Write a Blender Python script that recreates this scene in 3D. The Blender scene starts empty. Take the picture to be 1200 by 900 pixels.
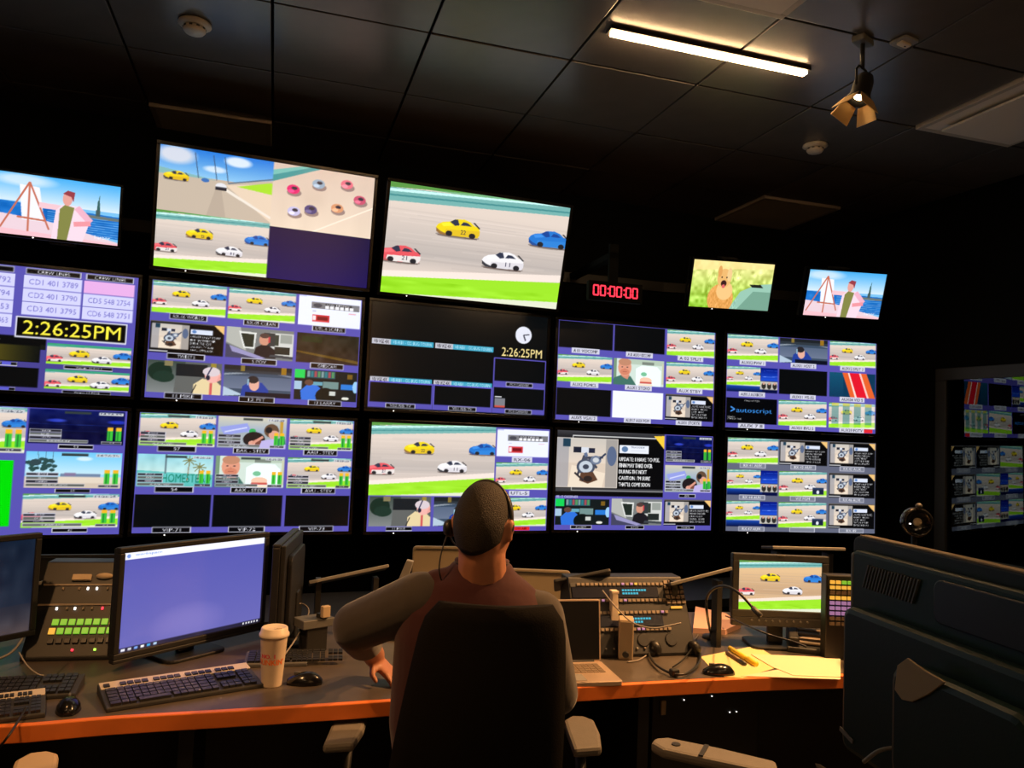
import bpy, math, random
import numpy as np
from mathutils import Vector, Matrix
random.seed(7); rng = np.random.default_rng(5)
R = math.radians
sc = bpy.context.scene; col = sc.collection

# ------------------------------------------------------------------ camera, world, exposure, room lamps
CH = 1.53                                   # eye height
CEIL = CH + 1.58
FPX = 900.0
YAW, PITCH, ROLL = R(21.6), R(3.44), R(2.38)
fw = Vector((math.sin(YAW)*math.cos(PITCH), math.cos(YAW)*math.cos(PITCH), math.sin(PITCH)))
r0 = Vector((math.cos(YAW), -math.sin(YAW), 0)); u0 = r0.cross(fw)
rt = r0*math.cos(ROLL) + u0*math.sin(ROLL); up = u0*math.cos(ROLL) - r0*math.sin(ROLL)
cam = bpy.data.objects.new('camera', bpy.data.cameras.new('camera')); col.objects.link(cam)
cam.matrix_world = Matrix(((rt.x, up.x, -fw.x, 0), (rt.y, up.y, -fw.y, 0), (rt.z, up.z, -fw.z, CH), (0, 0, 0, 1)))
cam.data.sensor_width = 36; cam.data.lens = FPX/1200*36; cam.data.clip_start = .02
sc.camera = cam
w = bpy.data.worlds.new('world'); sc.world = w; w.use_nodes = True
w.node_tree.nodes['Background'].inputs[0].default_value = (.02, .03, .025, 1)
w.node_tree.nodes['Background'].inputs[1].default_value = .15
sc.view_settings.view_transform = 'Standard'; sc.view_settings.look = 'None'
sc.view_settings.exposure = 0; sc.view_settings.gamma = 1
WARM = (1.0, .50, .19)
STRIP_POWER = 62.0
SPOT_POWER = 190.0
SCREEN = 1.15

O = Vector((0, 0, CH))
def ray(px, py): return rt*((px-600)/FPX) + up*((450-py)/FPX) + fw
def K(px, py, d): return O + ray(px, py)*d              # point seen at that pixel, d metres deep
def P(px, py, z=.73):                                   # point seen at that pixel on the level z
    d = ray(px, py); return O + d*((z-CH)/d.z)

# ------------------------------------------------------------------ materials
def mat(name, c, rough=.5, metal=0, emit=None, es=0, spec=.5, bump=0, bscale=60, var=0, vscale=8, coat=0, sheen=0):
    m = bpy.data.materials.new(name); m.use_nodes = True; nt = m.node_tree; b = nt.nodes['Principled BSDF']
    b.inputs['Base Color'].default_value = (*c, 1); b.inputs['Roughness'].default_value = rough
    b.inputs['Metallic'].default_value = metal; b.inputs['Specular IOR Level'].default_value = spec
    b.inputs['Coat Weight'].default_value = coat
    if sheen: b.inputs['Sheen Weight'].default_value = sheen
    if emit: b.inputs['Emission Color'].default_value = (*emit, 1); b.inputs['Emission Strength'].default_value = es
    tc = nt.nodes.new('ShaderNodeTexCoord')
    if bump:
        n = nt.nodes.new('ShaderNodeTexNoise'); n.inputs['Scale'].default_value = bscale; n.inputs['Detail'].default_value = 4
        bp = nt.nodes.new('ShaderNodeBump'); bp.inputs['Strength'].default_value = bump; bp.inputs['Distance'].default_value = .004
        nt.links.new(tc.outputs['Object'], n.inputs['Vector']); nt.links.new(n.outputs['Fac'], bp.inputs['Height']); nt.links.new(bp.outputs['Normal'], b.inputs['Normal'])
    if var:
        n = nt.nodes.new('ShaderNodeTexNoise'); n.inputs['Scale'].default_value = vscale; n.inputs['Detail'].default_value = 5
        mx = nt.nodes.new('ShaderNodeMix'); mx.data_type = 'RGBA'
        mx.inputs[6].default_value = tuple(x*(1-var) for x in c)+(1,); mx.inputs[7].default_value = tuple(min(1, x*(1+var)) for x in c)+(1,)
        nt.links.new(tc.outputs['Object'], n.inputs['Vector']); nt.links.new(n.outputs['Fac'], mx.inputs[0]); nt.links.new(mx.outputs[2], b.inputs['Base Color'])
    return m
M = dict(
 ceil=mat('ceiling_tile_paint', (.115, .105, .096), .27, spec=.45, bump=.12, bscale=220, var=.12),
 wall=mat('black_wall_paint', (.004, .0045, .004), .9, spec=.1, bump=.1, bscale=90),
 floor=mat('dark_carpet', (.045, .040, .036), .95, bump=.4, bscale=300),
 plenum=mat('plenum_black', (.01, .01, .01), .9),
 panel=mat('offwhite_diffuser', (.82, .74, .64), .55, bump=.06, bscale=120),
 pframe=mat('panel_frame_paint', (.55, .48, .40), .5),
 white=mat('white_plastic', (.62, .57, .50), .45),
 bez=mat('gloss_black_plastic', (.008, .008, .009), .18, spec=.5),
 blk=mat('matte_black_plastic', (.014, .014, .014), .5, bump=.05, bscale=200),
 dark=mat('dark_grey_plastic', (.035, .035, .035), .5, bump=.05, bscale=150),
 mid=mat('mid_grey_plastic', (.12, .12, .115), .5),
 grey=mat('grey_plastic', (.26, .25, .23), .5, var=.08),
 green=mat('dark_green_grey_plastic', (.010, .030, .021), .45, bump=.05, bscale=200),
 tan=mat('tan_plastic', (.50, .38, .24), .6, var=.1),
 backs=mat('beige_monitor_back_plastic', (.36, .29, .19), .5),
 desk=mat('desk_laminate', (.085, .068, .052), .42, var=.35, vscale=14, bump=.03, bscale=90),
 wood=mat('orange_wood_edge', (.80, .20, .035), .45, var=.18, vscale=9),
 alu=mat('brushed_aluminium', (.72, .55, .42), .35, .6),
 silver=mat('silver_plastic', (.62, .55, .45), .35),
 key=mat('black_keycap', (.02, .02, .02), .4),
 ledred=mat('red_led', (.1, 0, 0), .4, emit=(1, .03, .06), es=2.2),
 ledwhite=mat('white_led', (.5, .5, .5), .4, emit=(1, .95, .9), es=2),
 ledgreen=mat('green_led', (.1, .3, 0), .4, emit=(.5, 1, .1), es=1.5),
 keygreen=mat('lit_green_key', (.1, .2, .02), .4, emit=(.28, .72, .05), es=.62),
 keyamber=mat('lit_amber_key', (.2, .1, .02), .4, emit=(1, .5, .06), es=.85),
 keypink=mat('lit_lilac_key', (.2, .1, .2), .4, emit=(.55, .28, .55), es=.5),
 keydim=mat('dim_tan_key', (.22, .17, .12), .5, var=.3, vscale=60),
 cyan=mat('cyan_display', (.0, .02, .03), .3, emit=(.02, .55, .75), es=.8),
 navy=mat('dark_display', (.004, .006, .02), .25),
 strip=mat('warm_led_diffuser', (.9, .8, .7), .5, emit=(1, .62, .30), es=STRIP_POWER),
 bulb=mat('warm_bulb', (.9, .8, .7), .5, emit=(1, .66, .32), es=9),
 barn=mat('brass_lit_flap', (.75, .5, .22), .4, .5),
 cup=mat('cream_paper_cup', (.80, .66, .50), .6),
 lid=mat('cream_cup_lid', (.82, .70, .55), .35),
 pink=mat('pink_print', (.75, .05, .10), .6), orange=mat('orange_print', (.95, .22, .03), .6),
 paper=mat('cream_paper', (.80, .68, .46), .7), ypaper=mat('yellow_paper', (.78, .66, .30), .7), ppaper=mat('pink_paper', (.70, .42, .33), .7),
 yellow=mat('yellow_marker', (.95, .65, .03), .4), brown=mat('brown_marker', (.12, .06, .04), .5),
 cable=mat('grey_cable', (.30, .27, .24), .5), bcable=mat('black_cable', (.02, .02, .02), .4),
 skin=mat('skin', (.46, .20, .115), .5, spec=.4, bump=.08, bscale=120, var=.1, vscale=25),
 hair=mat('cropped_dark_hair', (.020, .013, .008), .7, bump=1.0, bscale=330, var=.5, vscale=120),
 shirt=mat('maroon_cotton', (.050, .014, .016), .9, spec=.2, bump=.3, bscale=30, sheen=.2, var=.2, vscale=6),
 sleeve=mat('charcoal_cotton', (.060, .050, .044), .9, spec=.2, bump=.3, bscale=30, sheen=.3, var=.2, vscale=6),
 jeans=mat('dark_denim', (.02, .025, .045), .9), shoe=mat('black_leather', (.01, .01, .01), .4),
 mesh=mat('black_chair_fabric', (.006, .005, .0045), .95, spec=.12, bump=.3, bscale=250),
 pad=mat('grey_armrest_foam', (.15, .135, .115), .7, bump=.15, bscale=200, var=.12, vscale=30),
 metal=mat('dark_steel', (.10, .10, .10), .35, .8),
 eye=mat('eye_white', (.8, .8, .8), .2),
)
def glass_mat():
    m = bpy.data.materials.new('booth_window_glass'); m.use_nodes = True; nt = m.node_tree
    for n in list(nt.nodes): nt.nodes.remove(n)
    o = nt.nodes.new('ShaderNodeOutputMaterial'); mix = nt.nodes.new('ShaderNodeMixShader'); f = nt.nodes.new('ShaderNodeFresnel')
    f.inputs['IOR'].default_value = 1.9
    g = nt.nodes.new('ShaderNodeBsdfGlossy'); g.inputs['Roughness'].default_value = .015; g.inputs['Color'].default_value = (.85, .95, .9, 1)
    t = nt.nodes.new('ShaderNodeBsdfTransparent'); t.inputs['Color'].default_value = (.6, .65, .62, 1)
    nt.links.new(f.outputs[0], mix.inputs[0]); nt.links.new(t.outputs[0], mix.inputs[1]); nt.links.new(g.outputs[0], mix.inputs[2]); nt.links.new(mix.outputs[0], o.inputs[0])
    return m
M['glass'] = glass_mat()
def picture_mat():
    m = bpy.data.materials.new('screen_picture'); m.use_nodes = True; nt = m.node_tree; b = nt.nodes['Principled BSDF']
    b.inputs['Base Color'].default_value = (.004, .004, .005, 1); b.inputs['Roughness'].default_value = .16; b.inputs['Specular IOR Level'].default_value = .5
    a = nt.nodes.new('ShaderNodeAttribute'); a.attribute_name = 'Col'
    nt.links.new(a.outputs['Color'], b.inputs['Emission Color']); b.inputs['Emission Strength'].default_value = SCREEN
    return m
M['pic'] = picture_mat()

# ------------------------------------------------------------------ mesh helper
class G:
    def __init__(s): s.v = []; s.f = []; s.X = Matrix.Identity(4)
    def at(s, loc=(0, 0, 0), rx=0, ry=0, rz=0):
        s.X = Matrix.Translation(Vector(loc)) @ Matrix.Rotation(rz, 4, 'Z') @ Matrix.Rotation(ry, 4, 'Y') @ Matrix.Rotation(rx, 4, 'X'); return s
    def add(s, vs, fs):
        n = len(s.v); s.v += [tuple(s.X @ Vector(v)) for v in vs]; s.f += [tuple(i+n for i in f) for f in fs]; return s
    def box(s, c, d):
        x, y, z = c; a, b, e = d[0]/2, d[1]/2, d[2]/2
        return s.add([(x+i*a, y+j*b, z+k*e) for i in (-1, 1) for j in (-1, 1) for k in (-1, 1)],
            [(0, 1, 3, 2), (4, 6, 7, 5), (0, 4, 5, 1), (2, 3, 7, 6), (0, 2, 6, 4), (1, 5, 7, 3)])
    def prism(s, pts, z0, z1, axis='z'):                 # polygon pushed along an axis
        n = len(pts); m = {'z': lambda p, h: (p[0], p[1], h), 'y': lambda p, h: (p[0], h, p[1]), 'x': lambda p, h: (h, p[0], p[1])}[axis]
        return s.add([m(p, z0) for p in pts]+[m(p, z1) for p in pts], [tuple(range(n))[::-1], tuple(range(n, 2*n))]+[(i, (i+1) % n, n+(i+1) % n, n+i) for i in range(n)])
    def rings(s, rs, cap=True):
        n = len(rs[0]); vs = [p for r in rs for p in r]; fs = []
        for k in range(len(rs)-1):
            for i in range(n): fs.append((k*n+i, k*n+(i+1) % n, (k+1)*n+(i+1) % n, (k+1)*n+i))
        if cap: fs += [tuple(range(n))[::-1], tuple(range((len(rs)-1)*n, len(rs)*n))]
        return s.add(vs, fs)
    def lathe(s, prof, n=24, c=(0, 0)):
        return s.rings([[(c[0]+r*math.cos(2*math.pi*i/n), c[1]+r*math.sin(2*math.pi*i/n), z) for i in range(n)] for r, z in prof])
    def tube(s, pts, r, n=8):
        pts = [Vector(p) for p in pts]; rr = r if isinstance(r, (list, tuple)) else [r]*len(pts); out = []; pa = None
        for i, p in enumerate(pts):
            t = (pts[min(i+1, len(pts)-1)]-pts[max(i-1, 0)]).normalized()
            if pa is None: pa = t.orthogonal().normalized()
            pa = (pa-t*pa.dot(t)).normalized(); b = t.cross(pa)
            out.append([tuple(p+(pa*math.cos(2*math.pi*k/n)+b*math.sin(2*math.pi*k/n))*rr[i]) for k in range(n)])
        return s.rings(out)
    def ball(s, c, r, n=12, m=8):
        rx, ry, rz = r if isinstance(r, (list, tuple)) else (r, r, r)
        return s.rings([[(c[0]+rx*math.sin(a)*math.cos(2*math.pi*i/n), c[1]+ry*math.sin(a)*math.sin(2*math.pi*i/n), c[2]+rz*math.cos(a)) for i in range(n)] for a in [math.pi*(k+.03)/(m+.06) for k in range(m+1)]])
    def frame(s, w, h, b, y0, y1, cz=0):                # rectangular frame in the xz plane
        s.box((0, (y0+y1)/2, cz+h/2+b/2), (w+2*b, abs(y1-y0), b)); s.box((0, (y0+y1)/2, cz-h/2-b/2), (w+2*b, abs(y1-y0), b))
        s.box((-w/2-b/2, (y0+y1)/2, cz), (b, abs(y1-y0), h)); return s.box((w/2+b/2, (y0+y1)/2, cz), (b, abs(y1-y0), h))
    def mesh(s, name):
        me = bpy.data.meshes.new(name); me.from_pydata(s.v, [], s.f); me.update(); return me
    def build(s, name, m, parent=None, smooth=False, bev=0, label=None, recalc=True):
        me = s.mesh(name)
        if recalc:
            import bmesh
            b = bmesh.new(); b.from_mesh(me); bmesh.ops.recalc_face_normals(b, faces=b.faces); b.to_mesh(me); b.free()
        me.materials.append(M[m] if isinstance(m, str) else m)
        if smooth: me.polygons.foreach_set('use_smooth', [True]*len(me.polygons))
        return link(name, me, parent, bev, label)
def link(name, me, parent=None, bev=0, label=None):
    o = bpy.data.objects.new(name, me); col.objects.link(o); o.parent = parent
    if bev:
        b = o.modifiers.new('bevel', 'BEVEL'); b.width = bev; b.segments = 2; b.limit_method = 'ANGLE'
    if label: o['label'] = label
    return o
def tag(o, label, cat, group=None, kind=None):
    o['label'] = label; o['category'] = cat
    if group: o['group'] = group
    if kind: o['kind'] = kind
    return o
def thing(name, label, cat, loc=(0, 0, 0), rz=0, group=None, rx=0):
    o = bpy.data.objects.new(name, None); o.empty_display_size = .05; col.objects.link(o)
    o.location = loc; o.rotation_euler = (rx, 0, rz); return tag(o, label, cat, group)
def structure(o): o['kind'] = 'structure'; return o
def copy_tree(o, parent=None):
    c = o.copy(); col.objects.link(c); c.parent = parent
    for ch in [x for x in o.children]: copy_tree(ch, c)
    return c
def rrect(w, h, r, n=5, cx=0, cy=0):
    out = []
    for (sx, sy, a0) in ((1, 1, 0), (-1, 1, 90), (-1, -1, 180), (1, -1, 270)):
        for k in range(n):
            a = R(a0+90*k/(n-1)); out.append((cx+sx*(w/2-r)+r*math.cos(a), cy+sy*(h/2-r)+r*math.sin(a)))
    return out
def arc(p0, p1, sag, n=10, side=Vector((0, 0, -1))):
    p0, p1 = Vector(p0), Vector(p1); return [p0.lerp(p1, t/n)+side*sag*4*(t/n)*(1-t/n) for t in range(n+1)]
def spline(pts, n=6):
    pts = [Vector(p) for p in pts]; q = [pts[0]]+pts+[pts[-1]]; out = []
    for i in range(1, len(q)-2):
        for k in range(n):
            t = k/n; a, b, c, d = q[i-1], q[i], q[i+1], q[i+2]
            out.append(.5*((2*b)+(c-a)*t+(2*a-5*b+4*c-d)*t*t+(3*b-a-3*c+d)*t**3))
    return out+[pts[-1]]

# ------------------------------------------------------------------ screen painter (colours the points of a fine screen mesh)
_gl = {}
def glyph_tris(text):
    if text not in _gl:
        cu = bpy.data.curves.new('t', 'FONT'); cu.body = text; cu.resolution_u = 2
        ob = bpy.data.objects.new('t', cu); me = ob.to_mesh(); me.calc_loop_triangles()
        v = np.array([x.co[:2] for x in me.vertices]).reshape(-1, 2); t = np.array([x.vertices[:] for x in me.loop_triangles]).reshape(-1, 3)
        ob.to_mesh_clear(); bpy.data.objects.remove(ob); bpy.data.curves.remove(cu)
        if len(v): v = v-v.min(0); v = v/np.maximum(v.max(0), 1e-6)
        _gl[text] = (v, t)
    return _gl[text]
class Can:
    SS = 2
    def __init__(s, w=256, h=144, bg=(0, 0, 0)):
        s.w, s.h = w, h; s.W, s.H = w*s.SS, h*s.SS
        s.a = np.zeros((s.H, s.W, 3), np.float32); s.a[:] = np.array(bg)/255.
    def out(s):
        a = s.a.reshape(s.h, s.SS, s.w, s.SS, 3).mean((1, 3)); return np.clip(a, 0, 1)
class V:                                                    # a window (0..1, 0..1) on the canvas
    def __init__(s, c, x0=0, y0=0, x1=1, y1=1): s.c = c; s.x0, s.y0, s.x1, s.y1 = x0*c.W, y0*c.H, x1*c.W, y1*c.H
    def sub(s, x0, y0, x1, y1):
        W, H = s.c.W, s.c.H; w, h = s.x1-s.x0, s.y1-s.y0
        return V(s.c, (s.x0+x0*w)/W, (s.y0+y0*h)/H, (s.x0+x1*w)/W, (s.y0+y1*h)/H)
    @property
    def asp(s): return (s.x1-s.x0)/max(s.y1-s.y0, 1e-6)
    def _bb(s, a, b, c, d):
        X0 = max(int(math.floor(s.x0+a*(s.x1-s.x0))), int(round(s.x0)), 0); X1 = min(int(math.ceil(s.x0+c*(s.x1-s.x0))), int(round(s.x1)), s.c.W)
        Y0 = max(int(math.floor(s.y0+b*(s.y1-s.y0))), int(round(s.y0)), 0); Y1 = min(int(math.ceil(s.y0+d*(s.y1-s.y0))), int(round(s.y1)), s.c.H)
        if X1 <= X0 or Y1 <= Y0: return None
        gx = (np.arange(X0, X1)+.5-s.x0)/(s.x1-s.x0); gy = (np.arange(Y0, Y1)+.5-s.y0)/(s.y1-s.y0)
        return (slice(Y0, Y1), slice(X0, X1)), gx[None, :], gy[:, None]
    def put(s, sl, mask, c, al=1):
        A = s.c.a[sl]; m = (mask*al)[..., None]; A[:] = A*(1-m)+(np.array(c, np.float32)/255.)*m
    def rect(s, x0, y0, x1, y1, c, al=1):
        r = s._bb(x0, y0, x1, y1)
        if r: s.put(r[0], ((r[1] >= x0) & (r[1] < x1) & (r[2] >= y0) & (r[2] < y1)).astype(np.float32), c, al)
        return s
    def fill(s, c): return s.rect(0, 0, 1, 1, c)
    def grad(s, x0, y0, x1, y1, c0, c1, horiz=False):
        r = s._bb(x0, y0, x1, y1)
        if not r: return s
        t = (r[1]-x0)/(x1-x0)+r[2]*0 if horiz else (r[2]-y0)/(y1-y0)+r[1]*0
        t = np.clip(t, 0, 1)[..., None]; s.c.a[r[0]] = (np.array(c0)*(1-t)+np.array(c1)*t)/255.; return s
    def poly(s, pts, c, al=1):
        P_ = np.array(pts, float); r = s._bb(P_[:, 0].min(), P_[:, 1].min(), P_[:, 0].max(), P_[:, 1].max())
        if not r: return s
        sl, gx, gy = r; ins = np.zeros((gy.shape[0], gx.shape[1]), bool)
        for i in range(len(P_)):
            (xa, ya), (xb, yb) = P_[i], P_[(i+1) % len(P_)]
            if ya == yb: continue
            ins ^= ((gy > min(ya, yb)) & (gy <= max(ya, yb)) & (gx < (gy-ya)/(yb-ya)*(xb-xa)+xa))
        s.put(sl, ins.astype(np.float32), c, al); return s
    def ell(s, cx, cy, rx, ry, c, al=1, soft=0):
        r = s._bb(cx-rx, cy-ry, cx+rx, cy+ry)
        if r:
            q = ((r[1]-cx)/rx)**2+((r[2]-cy)/ry)**2
            s.put(r[0], np.clip((1-q)/soft, 0, 1) if soft else (q < 1).astype(np.float32), c, al)
        return s
    def line(s, x0, y0, x1, y1, wd, c, al=1):
        a = s.asp; dx, dy = (x1-x0)*a, (y1-y0); L = math.hypot(dx, dy) or 1; nx, ny = -dy/L*wd/2/a, dx/L*wd/2
        return s.poly([(x0+nx, y0+ny), (x1+nx, y1+ny), (x1-nx, y1-ny), (x0-nx, y0-ny)], c, al)
    def noise(s, amp, n=9, x0=0, y0=0, x1=1, y1=1, mono=True):
        r = s._bb(x0, y0, x1, y1)
        if not r: return s
        h, w_ = r[2].shape[0], r[1].shape[1]; g = rng.normal(size=(n, n*2, 1 if mono else 3)); yi = np.linspace(0, n-1.01, h); xi = np.linspace(0, 2*n-1.01, w_)
        y_, x_ = yi.astype(int), xi.astype(int); fy, fx = (yi-y_)[:, None, None], (xi-x_)[None, :, None]
        q = (g[y_][:, x_]*(1-fy)+g[y_+1][:, x_]*fy)*(1-fx)+(g[y_][:, x_+1]*(1-fy)+g[y_+1][:, x_+1]*fy)*fx
        s.c.a[r[0]] = np.clip(s.c.a[r[0]]+q*amp/255., 0, 1); return s
    def box(s, x0, y0, x1, y1, c, wd=.01):
        wx = wd/s.asp; s.rect(x0, y0, x1, y0+wd, c); s.rect(x0, y1-wd, x1, y1, c); s.rect(x0, y0, x0+wx, y1, c); return s.rect(x1-wx, y0, x1, y1, c)
    def text(s, x0, y0, x1, y1, t, c, al=1):
        v, tr = glyph_tris(t); T = np.empty_like(v)
        T[:, 0] = x0+v[:, 0]*(x1-x0); T[:, 1] = y1-v[:, 1]*(y1-y0)
        for k in tr: s.poly(T[k], c, al)
        return s
def tri(v, pts, c): return v.poly(pts, c)
def label(v, x0, y0, x1, y1, t, bg=(6, 6, 10), fg=(225, 225, 235), edge=(190, 190, 205)):
    v.rect(x0, y0, x1, y1, edge); d = (y1-y0)*.14; v.rect(x0+d/v.asp, y0+d, x1-d/v.asp, y1-d, bg)
    if t:
        m_, tw = (x0+x1)/2, min((x1-x0)*.80, len(t)*(y1-y0)*.44/v.asp); v.text(m_-tw/2, y0+(y1-y0)*.24, m_+tw/2, y1-(y1-y0)*.24, t, fg)
def tally(v, x0, y0, x1, y1, t):
    v.rect(x0, y0, x1, y1, (205, 205, 222)); v.text(x0+.012, y0+(y1-y0)*.22, x1-.012, y1-(y1-y0)*.2, t, (15, 15, 30))

def car(v, x, y, w, c, c2, win=(50, 55, 75), low=(60, 60, 65), num=None):
    h = w*v.asp*.40
    q = lambda pts: [(x+a*w, y+b*h) for a, b in pts]
    v.ell(x+w*.5, y+h*.93, w*.5, h*.14, (120, 110, 105), .6)
    v.poly(q([(0, .56), (.04, .40), (.14, .27), (.30, .20), (.42, .04), (.62, 0), (.76, .1), (.86, .28), (.98, .36), (1, .74), (.96, .92), (.30, .96), (.10, .92), (.01, .78)]), c)
    v.poly(q([(.22, .62), (.5, .6), (1, .52), (1, .76), (.95, .92), (.3, .95), (.2, .85)]), c2)
    v.poly(q([(0, .6), (.1, .76), (.24, .88), (.28, .96), (.10, .93), (.01, .80)]), low)
    v.poly(q([(.30, .22), (.40, .06), (.47, .05), (.52, .34), (.42, .40)]), win)
    v.poly(q([(.54, .34), (.60, .14), (.70, .16), (.80, .32)]), win)
    v.poly(q([(.10, .34), (.28, .24), (.38, .40), (.16, .50)]), tuple(min(255, k+35) for k in c), .7)
    for a in (.30, .83): v.ell(x+a*w, y+.84*h, w*.075, h*.15, (40, 38, 42))
    v.poly(q([(.82, .12), (.86, .10), (1, .38), (.97, .42)]), (45, 45, 50))
    if num: v.text(x+w*.56, y+h*.58, x+w*.68, y+h*.82, num, (30, 30, 60))
    v.line(x+w*.05, y+h*.97, x+w*.95, y+h*.99, h*.06, (90, 70, 65), .7)
def race(v, k=1.0, wedge=True, big=False, cut=False, pink=True, warm=0):
    c0, c1 = ((224, 208, 196), (188, 178, 172)) if not warm else ((226, 188, 142), (196, 160, 124))
    v.fill(c0)
    v.grad(0, .18, 1, .62, c0, c1); v.grad(0, .62, 1, .84, c1, (232, 214, 202) if not warm else (230, 190, 140))
    for i in range(26):
        y = rng.uniform(.2, .8); v.rect(rng.uniform(-.3, .5), y, rng.uniform(.6, 1.3), y+.012, (255, 240, 232) if rng.random() < .5 else (150, 140, 138), .10)
    v.poly([(0, 0), (1, 0), (1, .03), (0, .03)], (120, 180, 130)); v.poly([(0, .0), (.5, 0), (0, .05)], (90, 150, 70))
    v.poly([(0, .05), (1, 0), (1, .085), (0, .17)], (116, 176, 172)); v.poly([(0, .06), (.8, 0), (1, .0), (0, .085)], (200, 245, 240)); v.poly([(0, .11), (1, .04), (1, .055), (0, .125)], (70, 140, 142))
    v.poly([(0, .80), (1, .66), (1, .73), (0, .87)], (248, 232, 222), .8)
    v.poly([(0, .855), (1, .735), (1, 1), (0, 1)], (156, 226, 44)); v.noise(7, 7, 0, .86, 1, 1)
    v.poly([(.1, 1.), (1, .93), (1, 1)], (226, 230, 205))
    car(v, .26, .25, .24, (238, 212, 30), (226, 190, 40), low=(150, 110, 60), num='22' if big else None)
    car(v, .78, .245, .235, (40, 118, 206), (50, 130, 215), win=(30, 70, 150), low=(40, 80, 150))
    car(v, .53, .50, .24, (238, 236, 238), (220, 216, 222), num='11' if big else None)
    if pink: car(v, -.03, .555, .225, (228, 88, 96), (232, 224, 220), low=(190, 90, 90), num='21' if big else None)
def web(v):
    v.fill((232, 236, 255)); v.rect(.2, .2, .98, .42, (120, 120, 125)); v.ell(.3, .31, .07, .07, (70, 70, 80)); v.rect(.42, .22, .85, .34, (60, 60, 66))
    for i in range(6): v.rect(.42+i*.08, .30, .48+i*.08, .40, (235, 235, 240))
    v.text(.45, .23, .8, .29, 'LIVE TIMING', (230, 230, 235)); v.rect(.22, .62, .5, .86, (205, 55, 60)); v.rect(.30, .68, .47, .80, (120, 20, 30)); v.rect(.23, .66, .28, .82, (245, 225, 230))
    v.rect(.8, .5, .92, .52, (220, 120, 130)); v.rect(.22, .5, .28, .52, (150, 150, 170)); v.rect(0, 0, .12, .04, (190, 195, 230))
LINES = ['UPDATE: I HAVE TO PEE.', 'FINN MAY TAKE OVER', 'DURING THE NEXT', "CAUTION. I'M SURE", "THAT'LL COME SOON"]
def bike(v):                                                # the gym photograph inside the message slide
    v.fill((214, 196, 178)); v.grad(0, 0, 1, .5, (196, 190, 182), (222, 206, 190)); v.rect(0, 0, .2, 1, (150, 150, 158), .7); v.rect(.80, 0, 1, 1, (150, 145, 142), .8); v.ell(.9, .35, .08, .2, (70, 90, 130), .8)
    v.rect(.10, .02, .22, .18, (30, 60, 80)); v.poly([(.25, .55), (.8, .7), (.75, 1), (.2, 1)], (232, 216, 196))
    v.rect(.27, .18, .40, .30, (30, 34, 50)); v.rect(.52, .20, .62, .30, (36, 40, 60)); v.rect(.40, .19, .52, .30, (210, 215, 225))
    v.line(.45, .35, .35, .75, .05, (60, 62, 74)); v.line(.42, .4, .76, .38, .05, (70, 74, 90)); v.line(.52, .38, .66, .6, .05, (60, 64, 80)); v.line(.45, .35, .5, .32, .08, (95, 110, 140))
    v.ell(.48, .58, .15, .16, (70, 78, 96)); v.ell(.48, .58, .11, .12, (190, 200, 212)); v.ell(.48, .58, .05, .05, (60, 66, 82))
    v.ell(.64, .44, .09, .09, (110, 122, 146)); v.ell(.64, .44, .05, .05, (200, 205, 210)); v.poly([(.40, .70), (.6, .68), (.68, .84), (.52, .92), (.38, .86)], (92, 62, 46)); v.ell(.52, .82, .07, .06, (45, 36, 34))
    v.line(.30, .70, .45, .86, .04, (50, 46, 50)); v.line(.7, .42, .8, .30, .04, (50, 60, 84))
def tweet(v, big=False):
    v.fill((8, 8, 10))
    if big:
        v.grad(0, 0, 1, .1, (62, 62, 66), (30, 30, 34)); v.rect(.14, .07, 1, .085, (200, 200, 200)); v.rect(.14, .07, .147, .12, (200, 200, 200))
        v.rect(0, .88, 1, .93, (60, 60, 64)); v.rect(.14, .905, 1, .92, (150, 150, 150)); v.rect(.14, .84, .147, .91, (190, 190, 190))
        bike(v.sub(0, .11, .56, .87)); a, b = .57, .98; v.box(0, .11, .56, .87, (235, 225, 215), .008)
        v.poly([(.9, .04), (1, .03), (1, .24)], (244, 200, 60)); v.rect(.575, .2, .85, .32, (228, 232, 242)); v.ell(.625, .26, .03, .045, (90, 120, 160)); v.text(.68, .215, .81, .24, 'TRACKSIDE', (80, 90, 110)); v.rect(.68, .28, .83, .285, (150, 160, 180))
        for i, t in enumerate(LINES): [v.text(.575+e_, .385+i*.098, .575+e_+.0174*len(t), .445+i*.098, t, (248, 248, 250)) for e_ in (0, .002)]
    else:
        v.rect(0, 0, 1, .04, (90, 85, 80)); bike(v.sub(.02, .08, .52, .86)); v.poly([(.86, .03), (1, .03), (1, .3)], (235, 190, 120)); v.rect(.54, .2, .84, .34, (215, 222, 240)); v.ell(.59, .27, .03, .05, (90, 130, 190))
        for i, t in enumerate(LINES): v.text(.545, .40+i*.105, .545+.0188*len(t), .465+i*.105, t, (246, 246, 250))
        v.rect(0, .93, .25, .96, (200, 200, 205))
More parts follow.
